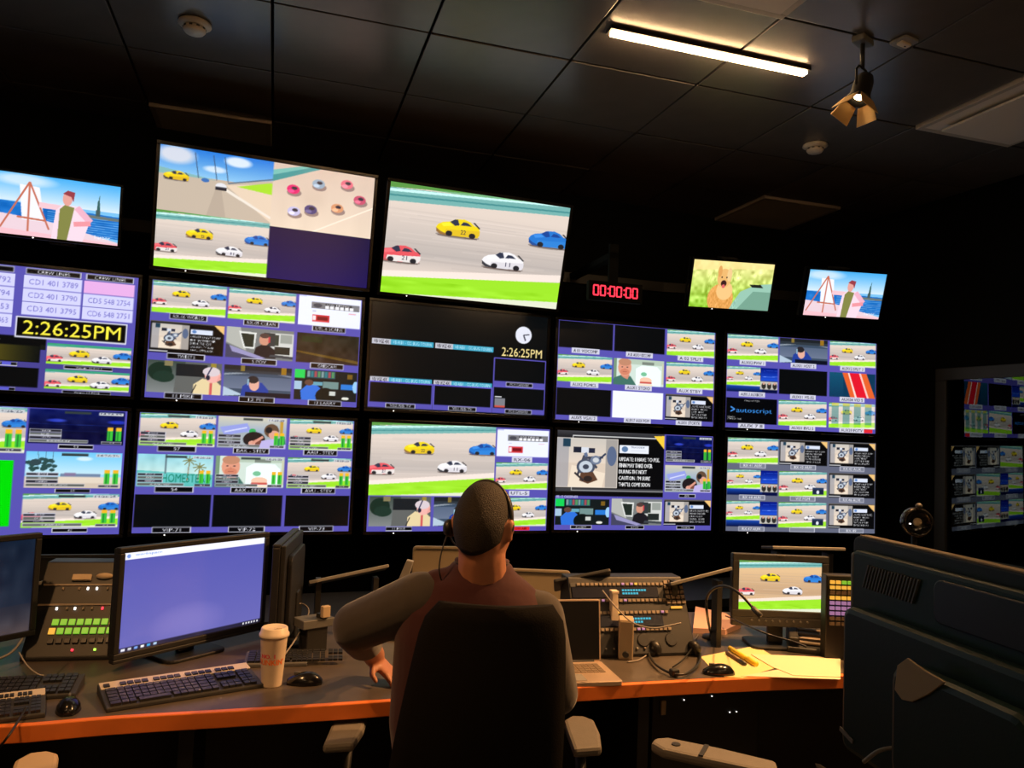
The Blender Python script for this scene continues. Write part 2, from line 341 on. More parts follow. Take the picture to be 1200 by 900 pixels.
def pov(v):                                                 # man with a headset in front of a window wall
    v.fill((118, 122, 122)); v.poly([(0, 0), (.2, 0), (.3, .75), (.0, .5)], (176, 178, 172)); v.poly([(.18, .12), (.44, .14), (.42, .68), (.26, .66)], (222, 224, 220))
    v.poly([(.21, .18), (.41, .2), (.40, .62), (.28, .62)], (34, 44, 38)); v.poly([(.64, .1), (1, .1), (1, .85), (.62, .8)], (206, 208, 204)); v.rect(.68, .16, .78, .52, (52, 62, 55)); v.rect(.80, .14, .98, .42, (150, 156, 150)); v.rect(.72, .55, .95, .80, (34, 40, 38))
    v.rect(.55, .12, .72, .55, (50, 56, 58)); v.ell(.56, .36, .075, .19, (206, 146, 122)); v.poly([(.4, .95), (.44, .62), (.52, .52), (.64, .54), (.72, .66), (.74, .95)], (28, 26, 32)); v.ell(.56, .22, .07, .08, (80, 60, 56)); v.rect(.62, .24, .645, .44, (190, 60, 70))
    v.poly([(0, .55), (.3, .8), (.62, 1), (0, 1)], (66, 66, 92)); v.poly([(.05, .6), (.35, .8), (.6, .96), (.5, 1), (.1, .8)], (150, 146, 190)); v.poly([(.66, .82), (1, .86), (1, .94), (.64, .9)], (60, 66, 72))
def profile(v):                                             # grey haired man with headset seen from the side
    v.fill((88, 92, 92)); v.grad(0, 0, .5, 1, (60, 72, 66), (128, 132, 132)); v.rect(.38, .06, .8, .45, (26, 30, 34)); v.ell(.17, .35, .16, .3, (24, 44, 34)); v.ell(.22, .5, .14, .18, (30, 52, 42)); v.poly([(.38, .45), (.7, .45), (.62, 1), (.36, 1)], (96, 98, 96)); v.rect(.22, 0, .33, .16, (130, 120, 84)); v.rect(.85, 0, .92, .2, (150, 130, 50))
    v.poly([(.62, 1), (.62, .7), (.74, .5), (.92, .55), (1, .7), (1, 1)], (226, 206, 160)); v.ell(.88, .38, .11, .24, (236, 176, 168)); v.ell(.86, .27, .12, .15, (214, 200, 206)); v.poly([(.97, .35), (1, .5), (.93, .6)], (230, 160, 150)); v.line(.86, .12, .80, .42, .04, (40, 44, 80)); v.ell(.815, .46, .03, .08, (30, 34, 54)); v.rect(.84, .62, .88, 1, (205, 90, 90)); v.line(.66, .7, .6, 1, .03, (30, 30, 34))
def blueman(v, seat=True):                                   # man in blue leaning on a desk, dark room
    v.fill((60, 76, 96)); v.rect(0, 0, 1, .14, (30, 34, 38)); v.poly([(0, .28), (.6, .14), (.62, .18), (0, .33)], (140, 150, 162)); v.poly([(.6, .14), (1, .26), (1, .31), (.6, .18)], (120, 130, 146)); v.rect(0, .14, 1, .24, (46, 54, 62)); v.grad(0, .35, 1, .75, (86, 100, 124), (104, 116, 140)); v.poly([(0, .7), (.3, .95), (0, 1)], (176, 196, 214))
    v.poly([(.25, 1), (.28, .66), (.38, .52), (.56, .52), (.66, .75), (.68, 1)], (36, 62, 150)); v.ell(.45, .6, .075, .2, (226, 170, 150)); v.ell(.43, .44, .08, .12, (40, 36, 40)); v.line(.36, .42, .36, .62, .04, (150, 190, 210)); v.rect(.32, .84, 1, 1, (14, 18, 32)); v.rect(.84, 0, .92, .22, (150, 110, 30)); v.rect(.24, 0, .3, .18, (130, 110, 50))
def control(v):                                             # control room from above
    v.fill((18, 26, 28)); v.rect(0, 0, .16, .28, (20, 205, 84)); v.rect(.19, .02, .64, .26, (40, 80, 92))
    for i in range(8): v.rect(.2+i*.055, .03, .24+i*.055, .23, [(120, 150, 150), (40, 120, 130), (160, 70, 80), (80, 140, 90)][i % 4])
    v.rect(.45, .36, .7, .6, (110, 140, 138)); v.rect(0, .38, .12, .66, (160, 190, 215)); v.rect(.25, .38, .44, .5, (100, 160, 180)); v.rect(.74, .42, .98, .6, (40, 120, 210)); v.ell(.98, .5, .05, .2, (150, 200, 240))
    v.poly([(.12, 1), (.1, .7), (.2, .5), (.36, .5), (.44, .66), (.38, 1)], (46, 110, 214)); v.ell(.23, .42, .07, .1, (96, 66, 56)); v.ell(.5, .85, .16, .28, (12, 20, 20)); v.rect(.56, .68, .66, .82, (200, 205, 200)); v.ell(.82, .9, .06, .05, (225, 225, 215)); v.rect(.84, .08, .92, .24, (120, 90, 30))
def selfie(v, x=0.0):                                       # man in green shirt in front of a bright tent
    v.fill((206, 222, 212)); v.rect(0, 0, .06, 1, (120, 150, 120)); v.rect(.3, 0, 1, .2, (178, 196, 178)); v.rect(.56, .08, .8, .2, (120, 130, 120)); v.poly([(.44, 1), (.44, .35), (.56, .22), (.86, .24), (.94, .4), (.94, 1)], (236, 252, 250)); v.rect(.96, .1, 1, .9, (196, 200, 170))
    v.ell(.6, .55, .06, .08, (120, 190, 150)); v.ell(.64, .78, .12, .12, (240, 196, 170)); v.rect(.52, .84, .76, .9, (200, 80, 70)); v.rect(.5, .93, .78, .98, (240, 220, 190))
    v.poly([(-.05, 1), (.02, .74), (.16, .62), (.34, .66), (.46, 1)], (66, 112, 100)); v.poly([(.14, .62), (.32, .6), (.28, .78), (.2, .72)], (206, 140, 116)); v.ell(.22, .34, .13, .33, (222, 152, 126)); v.ell(.22, .13, .125, .14, (190, 134, 106)); v.ell(.22, .5, .09, .12, (196, 112, 84), .55)
    for a in (.17, .27): v.ell(a, .32, .018, .02, (70, 60, 60))
    v.line(.18, .5, .26, .5, .02, (130, 60, 55)); v.line(.22, .34, .225, .43, .02, (190, 110, 90))
def crew(v):
    v.fill((160, 170, 176)); v.grad(0, 0, 1, .5, (206, 200, 178), (150, 170, 196)); v.poly([(.03, .35), (.42, .2), (.48, .45), (.1, .62)], (146, 156, 224)); v.line(.1, .5, .42, .34, .04, (210, 215, 245)); v.ell(.5, .45, .05, .08, (50, 170, 90))
    v.ell(.53, .72, .16, .25, (34, 28, 30)); v.ell(.58, .8, .08, .1, (120, 70, 60)); v.ell(.78, .42, .11, .22, (98, 74, 56)); v.ell(.82, .55, .08, .14, (216, 160, 140)); v.ell(.74, .4, .05, .1, (30, 30, 34)); v.poly([(.6, 1), (.64, .75), (.82, .68), (1, .8), (1, 1)], (186, 176, 226)); v.ell(.5, .84, .05, .08, (222, 160, 140)); v.line(.5, .85, .66, .62, .08, (216, 150, 130)); v.poly([(.84, .7), (.98, .6), (1, .85), (.88, .9)], (40, 140, 80)); v.rect(.9, .1, .95, .6, (190, 150, 60))
def navyroom(v):
    v.fill((8, 10, 52)); v.grad(0, 0, 1, .7, (10, 22, 90), (8, 10, 46)); v.ell(.28, .32, .12, .06, (60, 80, 220), .8, soft=.8); v.ell(.92, .32, .12, .07, (40, 60, 210), .8, soft=.8); v.line(0, .42, 1, .44, .015, (30, 50, 130), .6); v.line(0, .62, .9, .6, .01, (24, 40, 110), .6); v.noise(5, 9)
def beach(v):
    v.fill((150, 212, 240)); v.grad(0, 0, 1, .6, (110, 196, 240), (190, 226, 240)); v.rect(0, .68, 1, .86, (222, 208, 190)); v.rect(.36, .6, .78, .68, (110, 130, 160)); v.rect(0, .86, 1, 1, (206, 190, 172)); v.ell(.6, .18, .1, .07, (225, 240, 250), .8, soft=.7)
    for x in (.12, .2, .27): v.line(x, 0, x+.01, .5, .012, (70, 90, 100))
    for i in range(22): v.ell(rng.uniform(0, .3), rng.uniform(.2, .52), .03, .045, (44, 74, 74))
    v.ell(.1, .3, .06, .09, (50, 70, 76)); v.rect(.4, .58, .52, .66, (130, 116, 150))
def homestead(v):
    v.fill((150, 212, 214)); v.grad(0, 0, 1, .6, (140, 206, 220), (196, 226, 222)); v.poly([(0, .5), (1, .62), (1, 1), (0, 1)], (96, 190, 186)); v.rect(.36, 0, .38, .6, (90, 110, 120))
    for x, y in ((.68, .16), (.82, .36)):
        v.line(x, y, x-.02, .8, .03, (150, 130, 100))
        for a in range(8): v.line(x, y, x+.09*math.cos(a*.785), y+.16*math.sin(a*.785)+.04, .03, (120, 120, 70))
    v.text(.33, .60, .98, .86, 'HOMESTEAD', (16, 120, 96)); v.noise(6, 8)
def meters(v, name=True, x=.82):
    for i in (0, 1):
        x0 = x+i*.09; v.rect(x0, .48, x0+.06, .58, (236, 180, 40)); v.rect(x0, .58, x0+.06, .88, (60, 190, 60)); v.rect(x0+.02, .6, x0+.03, .88, (20, 90, 40))
    v.rect(.36, .04, .64, .11, (50, 60, 60)); v.rect(.72, .04, .98, .12, (196, 200, 206)); v.text(.74, .055, .96, .105, '14:26:25', (40, 44, 60))
    for i in range(4):
        x1 = .34 if i < 3 else .62; label(v, .01, .58+i*.1, x1, .67+i*.1, ['MESSAGE', 'RATIO', '1080i59', 'BILLBOARD AUDIO'][i], bg=(30, 30, 40) if i % 2 == 0 else (96, 100, 96))
    label(v, .76, .9, .98, .98, '16 9', bg=(60, 60, 66))
def dark(v, c=(7, 9, 11)): v.fill(c)
def grid_cam(v): v.fill((44, 36, 24)); v.grad(0, 0, 1, 1, (30, 32, 24), (52, 36, 30)); v.poly([(0, .6), (1, .85), (1, .95), (0, .66)], (110, 84, 30), .8); v.noise(9, 7); v.rect(.08, .12, .4, .3, (30, 52, 24), .6)
def race_l(v):
    v.fill((6, 14, 60)); v.grad(0, .75, .7, 1, (24, 70, 170), (6, 16, 60)); race(v.sub(0, 0, .66, .74)); v.sub(.67, 0, 1, .52).grad(0, 0, 1, 1, (4, 20, 120), (30, 80, 210)); v.line(.7, .36, 1, .34, .015, (110, 150, 250)); v.line(.72, .12, 1, .1, .01, (60, 100, 220))
    s = v.sub(.66, .54, 1, .86); s.fill((190, 186, 178))
    for i in range(3): s.ell(.2+i*.32, .55, .13, .4, (46, 44, 40)); s.ell(.2+i*.32, .25, .07, .16, (206, 160, 140))
def race_pip(v): race(v); s = v.sub(.7, .62, .94, .9); s.fill((24, 34, 60)); s.grad(0, 0, 1, .4, (60, 80, 110), (24, 34, 60)); s.ell(.48, .66, .12, .26, (220, 224, 236)); s.box(0, 0, 1, 1, (60, 70, 100), .05)
def stripes(v):
    v.fill((12, 54, 84)); v.grad(0, 0, .3, 1, (20, 80, 110), (14, 56, 88)); v.poly([(.28, 0), (.80, 0), (1, 1), (.46, 1)], (226, 96, 44)); v.poly([(.42, 0), (.68, 0), (.85, 1), (.60, 1)], (222, 24, 44)); v.poly([(.40, 0), (.43, 0), (.60, 1), (.56, 1)], (250, 220, 210)); v.poly([(.64, 0), (.68, 0), (.86, 1), (.82, 1)], (252, 200, 190))
def bars_race(v):
    race(v)
    for i in range(4):
        x = .06+i*.24; v.rect(x, .1, x+.15, .84, (60, 130, 130), .55); v.rect(x, 0, x+.15, .12, (236, 200, 60), .6); v.rect(x+.15, 0, x+.24, 1, (236, 226, 220), .35)
def prompter(v):
    v.fill((4, 5, 8)); v.text(.20, .40, .90, .62, 'autoscript', (62, 148, 240)); v.line(.09, .36, .17, .45, .045, (70, 150, 240)); v.line(.17, .45, .09, .54, .045, (70, 150, 240)); v.text(.36, .08, .66, .12, 'PROMPTER', (220, 220, 220)); v.text(.03, .74, .18, .78, 'READY', (230, 230, 230)); v.text(.03, .81, .3, .85, 'STANDBY ONE', (230, 230, 230))
def easel(v):                                               # woman painting by the harbour
    v.fill((120, 190, 236)); v.grad(0, 0, 1, .45, (70, 170, 236), (210, 230, 246)); v.ell(.2, .1, .3, .12, (235, 240, 250), .7, soft=.8); v.poly([(0, .46), (1, .52), (1, .9), (0, .8)], (26, 110, 196)); v.noise(9, 8, 0, .5, 1, .9)
    for i in range(9): v.line(.4, .56+i*.035, 1, .55+i*.04, .008, (150, 205, 240), .7)
    v.poly([(0, .66), (.4, .72), (1, .95), (1, 1), (0, 1)], (232, 206, 216)); v.poly([(0, .9), (1, .97), (1, 1), (0, 1)], (240, 190, 200))
    v.line(.70, .555, 1, .57, .05, (104, 116, 116)); v.rect(.80, .44, .835, .54, (70, 90, 90)); v.poly([(.806, .44), (.812, .28), (.828, .28), (.834, .44)], (56, 96, 92)); v.line(.822, .30, .826, .2, .012, (56, 96, 92))
    v.poly([(.17, .17), (.33, .19), (.38, .74), (.2, .74)], (238, 238, 246))
    for a in ((.03, .9), (.25, .92), (.42, .86)): v.line(.25, .12, a[0], a[1], .028, (196, 110, 86))
    v.line(.16, .7, .38, .72, .03, (196, 110, 86)); v.line(.33, .47, .52, .48, .09, (238, 196, 206))
    v.poly([(.44, 1), (.47, .52), (.52, .42), (.64, .42), (.72, .56), (.75, .68), (.70, 1)], (240, 214, 228)); v.line(.64, .44, .76, .66, .10, (236, 176, 196)); v.line(.76, .68, .62, .72, .08, (236, 150, 160)); v.poly([(.49, 1), (.50, .5), (.54, .42), (.62, .45), (.57, 1)], (130, 132, 70)); v.ell(.56, .32, .04, .11, (226, 160, 150)); v.poly([(.52, .24), (.56, .18), (.62, .2), (.61, .36), (.59, .28)], (150, 60, 70)); v.text(.80, .86, .93, .92, 'harbor', (240, 240, 250))
def dog(v):
    v.fill((190, 216, 80)); v.grad(0, 0, 1, 1, (246, 236, 160), (140, 196, 50)); v.noise(26, 16)
    v.poly([(0, 0), (1, 0), (1, .1), (0, .22)], (250, 226, 150), .8); v.poly([(.5, 1), (.62, .62), (.8, .46), (1, .42), (1, 1)], (150, 196, 176)); v.poly([(.6, 1), (.78, .6), (1, .6), (1, 1)], (96, 140, 120), .6); v.poly([(.72, .46), (.86, .45), (.9, .52), (.76, .52)], (30, 34, 30))
    v.ell(.38, .8, .16, .32, (226, 160, 84)); v.noise(12, 24, .2, .2, .6, 1); v.ell(.42, .62, .1, .2, (240, 196, 130)); v.ell(.4, .36, .085, .2, (232, 180, 110)); v.ell(.34, .22, .025, .12, (222, 160, 90)); v.ell(.46, .28, .03, .14, (236, 200, 140)); v.ell(.4, .47, .035, .07, (60, 30, 30)); v.ell(.4, .53, .02, .04, (220, 100, 100))
    for a in (.37, .43): v.ell(a, .34, .009, .018, (30, 20, 20))
def aerial(v):
    v.fill((224, 206, 188)); v.grad(0, 0, 1, 1, (214, 190, 174), (232, 212, 190)); v.poly([(0, .2), (.4, 0), (.28, 0), (0, .12)], (120, 190, 180)); v.poly([(0, .3), (.46, 0), (.36, 0), (0, .2)], (70, 150, 150)); v.line(.3, 1.1, 1, .5, .02, (246, 232, 214)); v.noise(3, 5)
    for x, y, c in ((.2, .38, (226, 40, 110)), (.44, .24, (150, 170, 190)), (.72, .18, (228, 110, 130)), (.86, .40, (200, 80, 110)), (.22, .72, (196, 190, 226)), (.38, .66, (80, 70, 120)), (.64, .58, (216, 150, 110))):
        v.ell(x+.01, y+.05, .07, .06, (120, 96, 96), .7); v.ell(x, y, .062, .072, c); v.ell(x+.01, y-.02, .028, .026, (50, 46, 60)); v.ell(x-.02, y+.03, .03, .025, tuple(min(255, k+40) for k in c))
def onboard(v):
    v.fill((196, 178, 160)); v.grad(0, 0, 1, .40, (40, 120, 214), (140, 196, 236)); v.ell(.14, .12, .2, .16, (214, 216, 226), .95, soft=.7); v.ell(.68, .10, .14, .09, (232, 238, 246), .9, soft=.6); v.ell(.48, .26, .12, .06, (216, 230, 244), .9, soft=.7)
    v.poly([(0, .40), (.58, .44), (1, .30), (1, 1), (0, 1)], (196, 180, 162)); v.poly([(0, .33), (.5, .42), (0, .42)], (130, 180, 180)); v.poly([(.58, .47), (1, .36), (1, .95)], (228, 206, 182)); v.poly([(.68, .47), (.98, .34), (1, .34), (1, .52)], (166, 220, 50)); v.poly([(.5, .5), (.56, .5), (1, .86), (1, .9)], (236, 226, 214))
    for x in (.3, .46, .56): v.line(x, .05, x+.04, .42, .012, (60, 80, 110))
    v.line(.6, .44, 1, .28, .02, (90, 110, 130)); v.poly([(.42, 1), (.5, .5), (.54, .5), (.6, 1)], (178, 162, 146), .7)
    car(v, .04, .36, .22, (240, 206, 30), (220, 180, 40)); v.ell(.40, .44, .035, .03, (60, 110, 180)); v.ell(.54, .50, .05, .05, (226, 226, 232)); v.rect(.49, .51, .59, .56, (40, 40, 50))
def phones(v):
    v.fill((86, 80, 172))
    cols = [('TD1 402', '3791'), ('TD2 401', '3792'), ('CD1 401', '3789'), ('CD4 548', '2753')]
    for ci, (x0, x1) in enumerate(((.02, .24), (.26, .50), (.535, .765), (.775, .985))):
        label(v, x0+.005, .01, x1-.005, .075, ['TECH LINES', 'PRODUCERS', 'CREW LINES', 'CREW LINES'][ci], fg=[(230, 210, 60), (60, 220, 90), (230, 230, 235), (230, 230, 235)][ci])
        n = 4 if ci < 2 else 3
        for i in range(n):
            y = .085+i*.135; v.rect(x0, y, x1, y+.128, (206, 206, 246) if not (ci == 3 and i == 0) else (226, 170, 226))
            if not (ci == 3 and i == 0): v.text(x0+.02, y+.035, x1-.015, y+.09, [['T1 401 3791', 'T3 401 3793', 'T2 548 2443', 'T4 548 2441'], ['T22 401 3792', 'T24 401 3794', 'T23 548 2453', 'T14 888 357 2463'], ['CD1 401 3789', 'CD2 401 3790', 'CD3 401 3795'], ['', 'CD5 548 2754', 'CD6 548 2751']][ci][i], (112, 108, 190))
    v.rect(.515, .50, .965, .70, (220, 220, 235)); v.rect(.52, .51, .96, .69, (5, 6, 6)); v.text(.545, .54, .94, .66, '2:26:25PM', (250, 236, 70))
    s = v.sub(.0, .70, .25, .88); race(s)
    s = v.sub(.26, .70, .64, .96); dark(s, (6, 8, 10)); s.grad(.4, .3, 1, .8, (110, 96, 26), (16, 20, 18), True); s.rect(.08, .22, .34, .8, (236, 190, 150)); s.ell(.2, .4, .05, .12, (24, 24, 60)); s.rect(.1, .55, .3, .8, (26, 26, 74)); s.ell(.5, .18, .03, .05, (190, 190, 190))
    return v
def multiview_K(v):
    v.fill((70, 64, 140)); phones(v.sub(0, 0, 1, .80))
    v.rect(0, .66, 1, 1, (70, 64, 140))
    for x0, x1, f in ((.0, .23, race), (.25, .62, None), (.645, .99, race)):
        for r_, (y0, y1) in enumerate(((.60, .765), (.81, .965))):
            s = v.sub(x0, y0, x1, y1)
            if f: race(s); s.rect(0, 0, 1, .12, (40, 150, 110), .8)
            else:
                dark(s, (6, 8, 10))
                if r_ == 0: s.grad(.3, .2, 1, .95, (110, 96, 26), (10, 14, 14), True); s.rect(.08, .22, .34, .9, (236, 190, 150)); s.ell(.2, .42, .06, .14, (24, 24, 60)); s.rect(.1, .6, .3, .9, (26, 26, 74))
            label(v, (x0+x1)/2-.1, y1+.006, (x0+x1)/2+.1, y1+.036, ['Viewer 10 PC11', 'Viewer 10 PC12'][r_])
            if not f:
                for i in range(6): v.rect(x0+i*.045, y1+.006, x0+.035+i*.045, y1+.03, [(60, 190, 150), (230, 200, 170), (90, 90, 200)][i % 3])
    v.rect(.515, .40, .965, .57, (220, 220, 235)); v.rect(.52, .41, .96, .56, (5, 6, 6)); v.text(.545, .43, .94, .54, '2:26:25PM', (250, 236, 70))
def nine(v, cells, labels, bg=(86, 80, 172), ys=((.005, .275), (.345, .615), (.68, .95)), xs=((.005, .335), (.345, .665), (.68, .995)), lab=label):
    v.fill(bg)
    for r_ in range(3):
        for c in range(3):
            f = cells[r_*3+c]; x0, x1 = xs[c]; y0, y1 = ys[r_]
            f(v.sub(x0, y0, x1, y1)); t = labels[r_*3+c]
            if t is not None: m = (x0+x1)/2; lab(v, m-.085, y1-.004, m+.085, y1+.05, t)
def dress(f, warm=0):
    def g(v): f(v); meters(v)
    return g
def plain_race(v): race(v)
def scr_A(v): v.fill((12, 10, 60)); onboard(v.sub(0, 0, .505, .55)); race(v.sub(0, .53, .505, 1), big=True); aerial(v.sub(.505, 0, 1, .55)); v.sub(.505, .55, 1, 1).grad(0, 0, 1, 1, (14, 12, 60), (24, 16, 84))
def scr_B(v): race(v, big=True)
def scr_C(v): nine(v, [plain_race, plain_race, web, tweet, pov, grid_cam, profile, blueman, control], ['RX-06 WORLD', 'RX-05 CLEAN', 'UTL-6 SCANS', 'TWEETS', 'S POV', 'GRIDCAM', '11 MIKE', '12 PIT', '13 LARRY'])
def scr_D(v):
    v.fill((5, 9, 12))
    for x0 in (.01, .35):
        for y in (.345, .70):
            v.rect(x0, y, x0+.33, y+.05, (190, 190, 200)); v.text(x0+.01, y+.01, x0+.09, y+.04, 'VB VIZ 4X', (20, 20, 30)); v.rect(x0+.1, y, x0+.33, y+.05, (60, 160, 190)); v.text(x0+.11, y+.01, x0+.32, y+.04, 'VB RIB1 - CC-BUG TOURN', (200, 230, 240))
    v.ell(.855, .20, .048, .085, (222, 224, 236)); v.line(.855, .20, .89, .19, .01, (40, 40, 60)); v.line(.855, .20, .868, .255, .014, (40, 40, 60)); v.text(.73, .335, .97, .42, '2:26:25PM', (248, 224, 150))
    for (x0, y0, x1, y1, t) in ((.01, .74, .345, .955, 'VB2 RIB TV'), (.355, .74, .68, .955, 'VB1 RIB TV'), (.69, .44, .995, .69, 'PC9 CANVAS'), (.69, .72, .995, .955, 'PC8 CANVAS')):
        v.box(x0-.004, y0, x1+.004, y1+.03, (96, 88, 190), .012); v.rect(x0, y1-.02, x1, y1+.03, (86, 80, 172)); label(v, (x0+x1)/2-.08, y1-.015, (x0+x1)/2+.08, y1+.03, t)
    v.rect(.70, .84, .76, .93, (120, 122, 130)); v.rect(.70, .91, .76, .93, (200, 80, 70)); v.rect(.70, .82, .74, .83, (220, 220, 225))
def scr_E(v): nine(v, [dark, dark, plain_race, plain_race, selfie, plain_race, dark, lambda q: q.fill((236, 238, 255)), tweet], ['A 01 VIDCOMP', 'A 01 AUX3 VIDCOMP', 'A 02 SPLIT', 'AUX2 PGMCL', 'AUX1 STDIO', 'AUX STBY', 'AUX5 VGA12', 'AUX17 AUX PGM', 'AUX31 STORYX'], lab=tally)
def scr_F(v):
    nine(v, [plain_race, blueman, plain_race, race_l, dark, stripes, prompter, plain_race, bars_race], ['AUX12 PVW 1', 'AUX11 HOST 2', 'AUX12 SPLIT 3', 'AUX13 AUXBOX', 'AUX11 MS-02', 'AUX04 VID 5', 'AUX 7 8', 'AUX01 BVU 5', 'AUX39 POTV'], lab=tally); v.rect(.92, .955, .98, .995, (220, 40, 50))
def scr_G(v): nine(v, [dress(plain_race), dress(crew), dress(plain_race), dress(homestead), dress(selfie), dress(plain_race), dark, dark, dark], ['57', 'BAK - STEV', 'AAU - STEV', '54', 'AAX - STEV', 'AVU - STEV', 'VIP-71', 'VIP-72', 'VIP-73'])
def scr_H(v):
    v.fill((86, 80, 172)); race(v.sub(0, 0, .68, .67), big=True); web(v.sub(.69, .02, .995, .28)); race(v.sub(.69, .34, .995, .60)); race(v.sub(.69, .68, .995, .955)); profile(v.sub(.01, .68, .335, .95)); blueman(v.sub(.35, .68, .67, .95))
    label(v, .10, .955, .24, .993, '11 MIKE'); label(v, .44, .955, .58, .993, '12 PIT'); tally(v, .78, .285, .90, .335, 'RX-06'); tally(v, .77, .61, .89, .66, 'UTL-5'); v.rect(.80, .96, .90, .995, (220, 36, 40)); v.text(.815, .967, .885, .988, 'ON AIR', (90, 0, 0))
def scr_I(v):
    v.fill((86, 80, 172)); tweet(v.sub(0, 0, .675, .66), big=True); dress(navyroom)(v.sub(.685, .01, .995, .29)); dress(crew)(v.sub(.685, .32, .995, .60)); tweet(v.sub(.685, .68, .995, .95)); control(v.sub(.005, .69, .335, .95)); pov(v.sub(.35, .68, .67, .95)); v.text(.01, .655, .14, .68, 'BS-12 OBSERVER', (230, 230, 235))
    label(v, .10, .952, .23, .99, '2 LARRY'); label(v, .44, .952, .56, .99, 'S POV'); label(v, .77, .952, .89, .99, 'TWEETS'); label(v, .78, .62, .89, .66, 'BAK')
def scr_J(v): nine(v, [plain_race, tweet, tweet, race_l, race_pip, tweet, race_l, race_pip, tweet], ['RX 41 AUX', 'RX 42 AUX', 'RX 43 AUX', 'RX 44 AUX', 'VIZ PGM', 'RX 46 AUX', 'RX 47 AUX', '', 'RX 49'], bg=(96, 100, 120), lab=lambda v, a, b, c, d, t: label(v, a, b, c, d, t, bg=(120, 124, 140), fg=(235, 235, 240)))
def scr_L(v):
    v.fill((86, 80, 172)); dress(plain_race)(v.sub(.18, .01, .60, .36)); v.rect(0, .01, .17, .36, (8, 8, 10)); v.sub(.0, .42, .565, .93).fill((0, 214, 6)); dress(navyroom)(v.sub(.61, .01, .99, .28)); dress(beach)(v.sub(.61, .345, .99, .63)); dress(plain_race)(v.sub(.61, .675, .99, .94))
    label(v, .73, .285, .87, .32, '53'); label(v, .73, .635, .87, .668, '55'); label(v, .73, .945, .87, .98, '42'); label(v, .2, .365, .36, .4, '52')
def pc_screen(v):
    v.fill((92, 92, 176)); v.grad(0, 0, 1, 1, (84, 86, 172), (104, 102, 178)); v.ell(.45, .82, .28, .22, (140, 128, 196), .5, soft=1); v.rect(0, 0, 1, .075, (240, 240, 252)); v.text(.07, .02, .24, .05, 'workspace', (90, 140, 220)); v.ell(.03, .04, .012, .02, (120, 150, 220)); v.rect(0, .955, 1, 1, (40, 36, 60))
    for i in range(6): v.rect(.02+i*.04, .965, .042+i*.04, .99, [(230, 230, 240), (200, 200, 210), (120, 160, 230), (240, 240, 240), (60, 160, 220), (170, 200, 230)][i])
    for i in range(6): v.rect(.86+i*.022, .965, .87+i*.022, .988, (235, 235, 240))
def dim_screen(v): v.fill((14, 24, 40)); v.grad(0, 0, 1, .7, (14, 26, 44), (30, 38, 54)); v.grad(0, .7, 1, 1, (38, 40, 52), (70, 62, 66)); v.noise(5, 10)
def spreads(v):                                            # grey user interface
    v.fill((20, 24, 30))
    for i in range(8): v.rect(.04, .06+i*.11, .96, .12+i*.11, (34, 40, 50))

def picture(name, w, h, painter, parent, nw=256, nh=144, y=0, cz=0, label_=None, gain=1.0):
    c = Can(nw, nh); painter(V(c)); a = c.out()*gain
    lin = np.where(a <= .04045, a/12.92, ((a+.055)/1.055)**2.4)
    xs = np.linspace(-w/2, w/2, nw); zs = np.linspace(h/2, -h/2, nh)+cz
    co = np.zeros((nh, nw, 3), np.float32); co[..., 0] = xs[None]; co[..., 1] = y; co[..., 2] = zs[:, None]
    idx = np.arange(nw*nh).reshape(nh, nw); q = np.stack([idx[1:, :-1], idx[1:, 1:], idx[:-1, 1:], idx[:-1, :-1]], -1).reshape(-1)
    me = bpy.data.meshes.new(name); nf = (nw-1)*(nh-1)
    me.vertices.add(nw*nh); me.vertices.foreach_set('co', co.ravel()); me.loops.add(nf*4); me.loops.foreach_set('vertex_index', q.astype(np.int32))
    me.polygons.add(nf); me.polygons.foreach_set('loop_start', np.arange(0, nf*4, 4, dtype=np.int32)); me.update(calc_edges=True)
    ca = me.color_attributes.new('Col', 'FLOAT_COLOR', 'POINT'); ca.data.foreach_set('color', np.concatenate([lin.reshape(-1, 3), np.ones((nw*nh, 1))], 1).astype(np.float32).ravel())
    me.materials.append(M['pic']); return link(name, me, parent, 0, label_)

# ------------------------------------------------------------------ the room
GA = R(-4.5); GO = Vector((.502*1.58, 2.243*1.58)); CELL = .385*1.58
def grid_xy(i, j): return (GO.x+CELL*(i*math.cos(GA)-j*math.sin(GA)), GO.y+CELL*(i*math.sin(GA)+j*math.cos(GA)))
X0, X1, Y0, YB = -3.2, 4.26, -1.9, 4.55
structure(G().box(((X0+X1)/2, (Y0+YB)/2, -.05), (X1-X0+.4, YB-Y0+.4, .1)).build('floor', 'floor'))
ceil = structure(G().box(((X0+X1)/2, (Y0+YB)/2, CEIL+.14), (X1-X0+.4, YB-Y0+.4, .1)).build('ceiling', 'plenum'))
structure(G().box(((X0+X1)/2, YB+.05, CEIL/2+.05), (X1-X0+.6, .1, CEIL+.3)).build('wall_back', 'wall'))
structure(G().box((X0-.05, (Y0+YB)/2, CEIL/2+.05), (.1, YB-Y0, CEIL+.3)).build('wall_left', 'wall'))
structure(G().box(((X0+X1)/2, Y0-.05, CEIL/2+.05), (X1-X0, .1, CEIL+.3)).build('wall_front', mat('grey_wall_paint', (.5, .45, .38), .8)))
